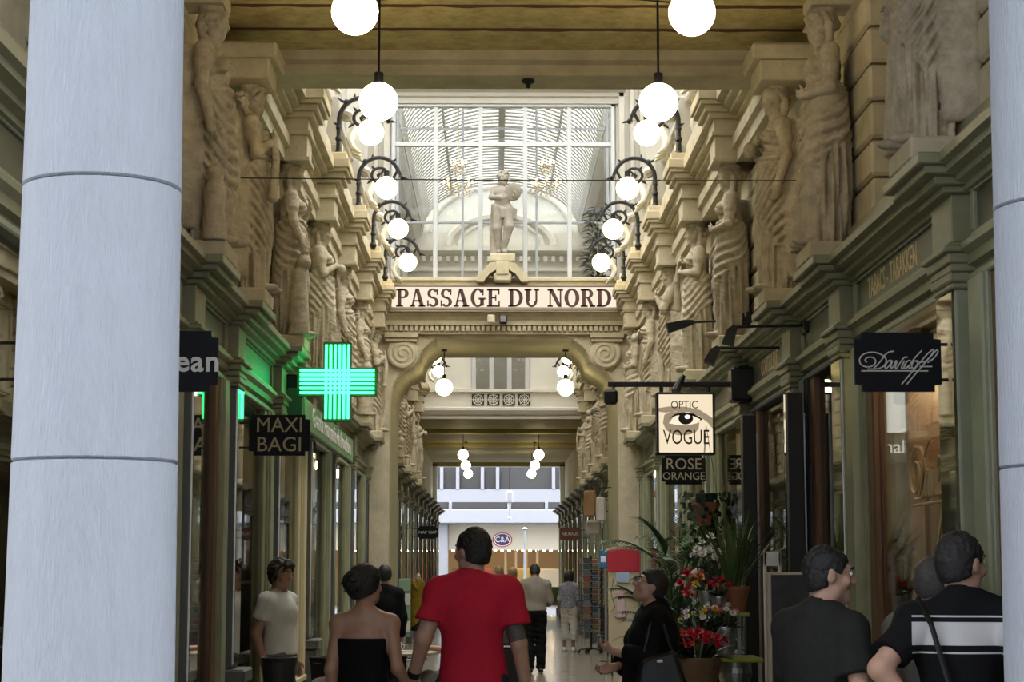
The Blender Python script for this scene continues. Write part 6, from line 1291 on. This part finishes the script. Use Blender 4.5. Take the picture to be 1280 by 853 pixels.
MB().lathe([(.16, .56), (.165, .75), (.15, .95), (.13, 1.1), (.15, 1.25), (.13, 1.36), (.06, 1.42)], (x, 34, 0), 18, sy=.7).build('dress', mat('mustard', (.30, .20, .01), .85, noise=.35, nscale=12), t, smooth=50); MB().tube([(x - .09, 33.93, 1.36), (x, 33.88, 1.22), (x + .09, 33.93, 1.36), (x, 34.06, 1.46), (x - .09, 33.93, 1.36)], .035, 8).build('hood', MATS['mustard'], t, smooth=60); MB().lathe([(.04, 1.40), (.045, 1.5), (.01, 1.54)], (x, 34, 0), 10).build('neck_stub', CREAM, t)
MB().lathe([(.20, .50), (.17, .62), (.155, .72)], (x + .03, 34, 0), 16, sy=.7).build('black_skirt', LEATH, t)
for px_, Y, lb in ((351, 12.75, 'black tapered planter below the man in white'), (409, 13.6, 'black tapered planter left of the bare shouldered woman')):
    x = g2(px_, Y); t = thing('tapered_planter', lb, 'planter', (x, Y, 0)); zt_ = atY(px_, 822, Y)[1]; MB().lathe([(.06, 0), (.06, .25), (.115, zt_ - .03), (.128, zt_), (.105, zt_), (.10, zt_ - .05)], (x, Y, 0), 4 if px_ > 400 else 20).build('tub', BLACKM, t); MB().lathe([(.102, zt_ - .04), (.02, zt_ - .03)], (x, Y, 0), 14).build('sand', mat('sand', (.25, .22, .18), .9), t)
x = g2(634, 15.6); zt_ = atY(634, 800, 15.6)[1]; t = thing('bin', 'dark square litter bin with a pale rim right of the man in red', 'bin', (x, 15.6, 0)); MB().bev(x - .14, x + .14, 15.45, 15.75, 0, zt_ - .06, .015).build('bin_body', BLACKM, t); MB().bev(x - .15, x + .15, 15.44, 15.76, zt_ - .06, zt_ - .045, .004).build('rim', STEEL, t); MB().bev(x - .13, x + .13, 15.46, 15.74, zt_ - .045, zt_ + .1, .02).build('lid', mat('bin_lid', (.10, .10, .095), .5), t)
# cafe table, chairs, cup
tx, ty = -.95, 19.7; t = thing('cafe_table', 'small round cafe table behind the joined hands', 'table', (tx, ty, 0)); MB().lathe([(.36, .73), (.37, .74), (.37, .755), (.36, .76)], (tx, ty, 0), 28).build('table_top', mat('table_top', (.38, .33, .26), .3), t); MB().lathe([(.03, .04), (.025, .1), (.025, .7), (.10, .73)], (tx, ty, 0), 12).build('leg', BLACK, t); MB().lathe([(.22, 0), (.22, .02), (.03, .05)], (tx, ty, 0), 20).build('foot_plate', BLACK, t)
for dx, dy, lb in ((-.06, -.05, 'white coffee cup standing on the cafe table by the reaching hand'), (.16, .06, 'second white cup at the far side of the cafe table')):
    t = thing('cup', lb, 'cup', (tx + dx, ty + dy, .76)); MB().lathe([(.025, 0), (.038, .03), (.042, .085), (.038, .085), (.034, .03)], (tx + dx, ty + dy, .775), 16).build('bowl', WHITEP, t, smooth=40); MB().lathe([(.04, 0), (.07, .012), (.06, .012), (.02, .008)], (tx + dx, ty + dy, .762), 18).build('saucer', WHITEP, t); MB().tube([(tx + dx + .035, ty + dy, .84), (tx + dx + .065, ty + dy, .83), (tx + dx + .06, ty + dy, .80), (tx + dx + .035, ty + dy, .795)], .006, 5).build('handle', WHITEP, t)
def chair(x, y, rz, lb):
    t = thing('cafe_chair', lb, 'chair', (x, y, 0), rz)
    MB().bev(-.2, .2, -.2, .2, .44, .47, .01).build('seat', WOODL, t, world=False); MB().bev(-.2, .2, -.215, -.19, .62, .88, .01).build('backrest', WOODL, t, world=False)
    for a in (-.18, .18):
        for b in (-.2, .18): MB().tube([(a, b, 0), (a, b, .88 if b < 0 else .44)], .012, 6).build('leg', BLACK, t, world=False)
chair(-.24, 19.83, math.pi / 2 + .1, 'cafe chair under the guest in the printed top'); chair(-1.45, 19.5, -1.4, 'empty cafe chair on the wall side of the round table')
# black board on an easel and frames by the optician
X, Z = atY(985, 718, 11.3); x0, x1 = g2(960, 11.3), g2(1012, 11.3); t = thing('poster_easel', 'black poster in a pale frame left of the man in dark grey', 'board', ((x0 + x1) / 2, 11.3, 0))
MB().bev(x0, x1, 11.28, 11.31, .5, Z, .004).build('poster', mat('poster_black', (.035, .035, .036), .35, noise=.7, nscale=7, col2=(.012, .012, .012)), t); m = MB(); m.bev(x0 - .012, x0 + .012, 11.26, 11.33, .2, Z + .012, .004).bev(x0, x1, 11.26, 11.33, Z - .006, Z + .012, .003).bev(x1 - .012, x1 + .012, 11.26, 11.33, .2, Z + .012, .004); m.build('frame', mat('frame_pale', (.42, .38, .30), .5), t); m = MB(); m.tube([(x0 + .02, 11.3, .5), (x0 - .02, 11.2, 0)], .012, 5).tube([(x1 - .02, 11.3, .5), (x1 + .02, 11.2, 0)], .012, 5).tube([((x0 + x1) / 2, 11.33, 1.3), ((x0 + x1) / 2, 11.65, 0)], .012, 5); m.build('easel_legs', WOOD, t)
x0, z1 = atY(954, 690, 12.9); x1, z0 = atY(977, 760, 12.9); t = thing('display_stand', 'white framed stand standing in the optician window', 'stand', ((x0 + x1) / 2, 12.9, 0)); m = MB(); m.bev(x0, x0 + .02, 12.88, 12.92, 0, z1, .003).bev(x1 - .02, x1, 12.88, 12.92, 0, z1, .003).bev(x0, x1, 12.88, 12.92, z1 - .10, z1, .004); m.build('stand', WHITEP, t); MB().bev(x0 + .03, x1 - .03, 12.885, 12.915, z1 - .28, z1 - .14, .003).build('tag', WHITEP, t); MB().bev(x0 + .025, x1 - .025, 12.89, 12.91, z1 - .5, z1 - .29, .003).build('picture', mat('amber_picture', (.35, .13, .03), .5), t)
for px_, Y, lb in ((938, 15.25, 'tall slim black post before the optician window, farther one'), (996, 13.3, 'broad black painted post before the optician window, nearer one')):
    x = g2(px_, Y); t = thing('black_post', lb, 'post', (x, Y, 0)); MB().bev(x - .055, x + .055, Y - .06, Y + .06, 0, 2.9, .006).build('post', BLACKM, t); MB().bev(x + .055, x + .072, Y - .05, Y + .05, .3, 2.75, .003).build('chrome_strip', STEEL, t)
# span wires across the court
for (a, b, Y, lb) in (((240, 222), (1010, 226), 13.1, 'thin wire stretched across the passage above the lamps'), ((380, 386), (892, 388), 21.2, 'thin wire stretched across in front of the lettered sign')):
    (xa, za), (xb, zb_) = atY(*a, Y), atY(*b, Y); t = thing('span_wire', lb, 'wire', ((xa + xb) / 2, Y, za)); MB().tube([(xa, Y, za), ((xa + xb) / 2, Y, (za + zb_) / 2 - .01), (xb, Y, zb_)], .0045, 5).build('cable', BLACKM, t)
    m = MB(); [m.tube([(x, Y, z), (x + s * .15, Y, z)], .012, 6) for x, z, s in ((xa, za, -1), (xb, zb_, 1))]; m.build('wall_anchor', IRON, t)
# left lit white sign box, green benches at the far end
x, z = atY(497, 637, 40); t = thing('small_sign_box', 'small white lit box sign high on the far left shopfronts', 'sign', (x, 40, z)); MB().bev(x - .16, x + .14, 39.9, 40.1, z - .11, z + .11, .01).build('case', WHITEP, t); MB().bev(x - .35, x - .15, 39.97, 40.03, z - .03, z + .03, .006).build('arm', BLACK, t)
x = g2(690, 62); t = thing('green_bench', 'bright green bench panel at the far end of the passage', 'bench', (x, 62, 0)); MB().bev(x - .35, x + .3, 62, 62.08, .45, 1.0, .02).build('backrest', mat('bright_green', (.20, .34, .06), .5), t); MB().bev(x - .35, x + .3, 61.5, 62, .40, .45, .01).build('seat', MATS['bright_green'], t); m = MB(); [m.bev(x + a - .03, x + a + .03, 61.55, 61.95, 0, .40, .006) for a in (-.3, .25)]; m.build('supports', STEEL, t)
print('SCENE BUILT', round(time.time() - T0, 1), 's', len(bpy.data.objects), 'objects', sum(len(m.polygons) for m in bpy.data.meshes))

x, z = atY(407, 852, 10.85); t = thing('cloth_bag', 'soft pale pink cloth bag hanging at the left hand of the bare shouldered woman', 'bag', (x, 10.85, z)); S = SDF((-.16, -.10, -.32), (.16, .10, .14), .011); S.ell((0, 0, -.12), (.09, .06, .14), .02); S.cap((0, 0, -.05), (.05, 0, .06), .06, .02, .03); S.warp(foldfn(31, .022, 1.2)); V, Q = S.mesh(1); np_obj('bag_body', V, Q, mat('pale_pink_cloth', (.42, .33, .32), .8), t)
MB().tube([(x + .04, 10.85, z + .03), (x + .08, 10.78, z + .09), (x + .14, 10.70, z + .06)], .008, 6).build('handle', MATS['pale_pink_cloth'], t)
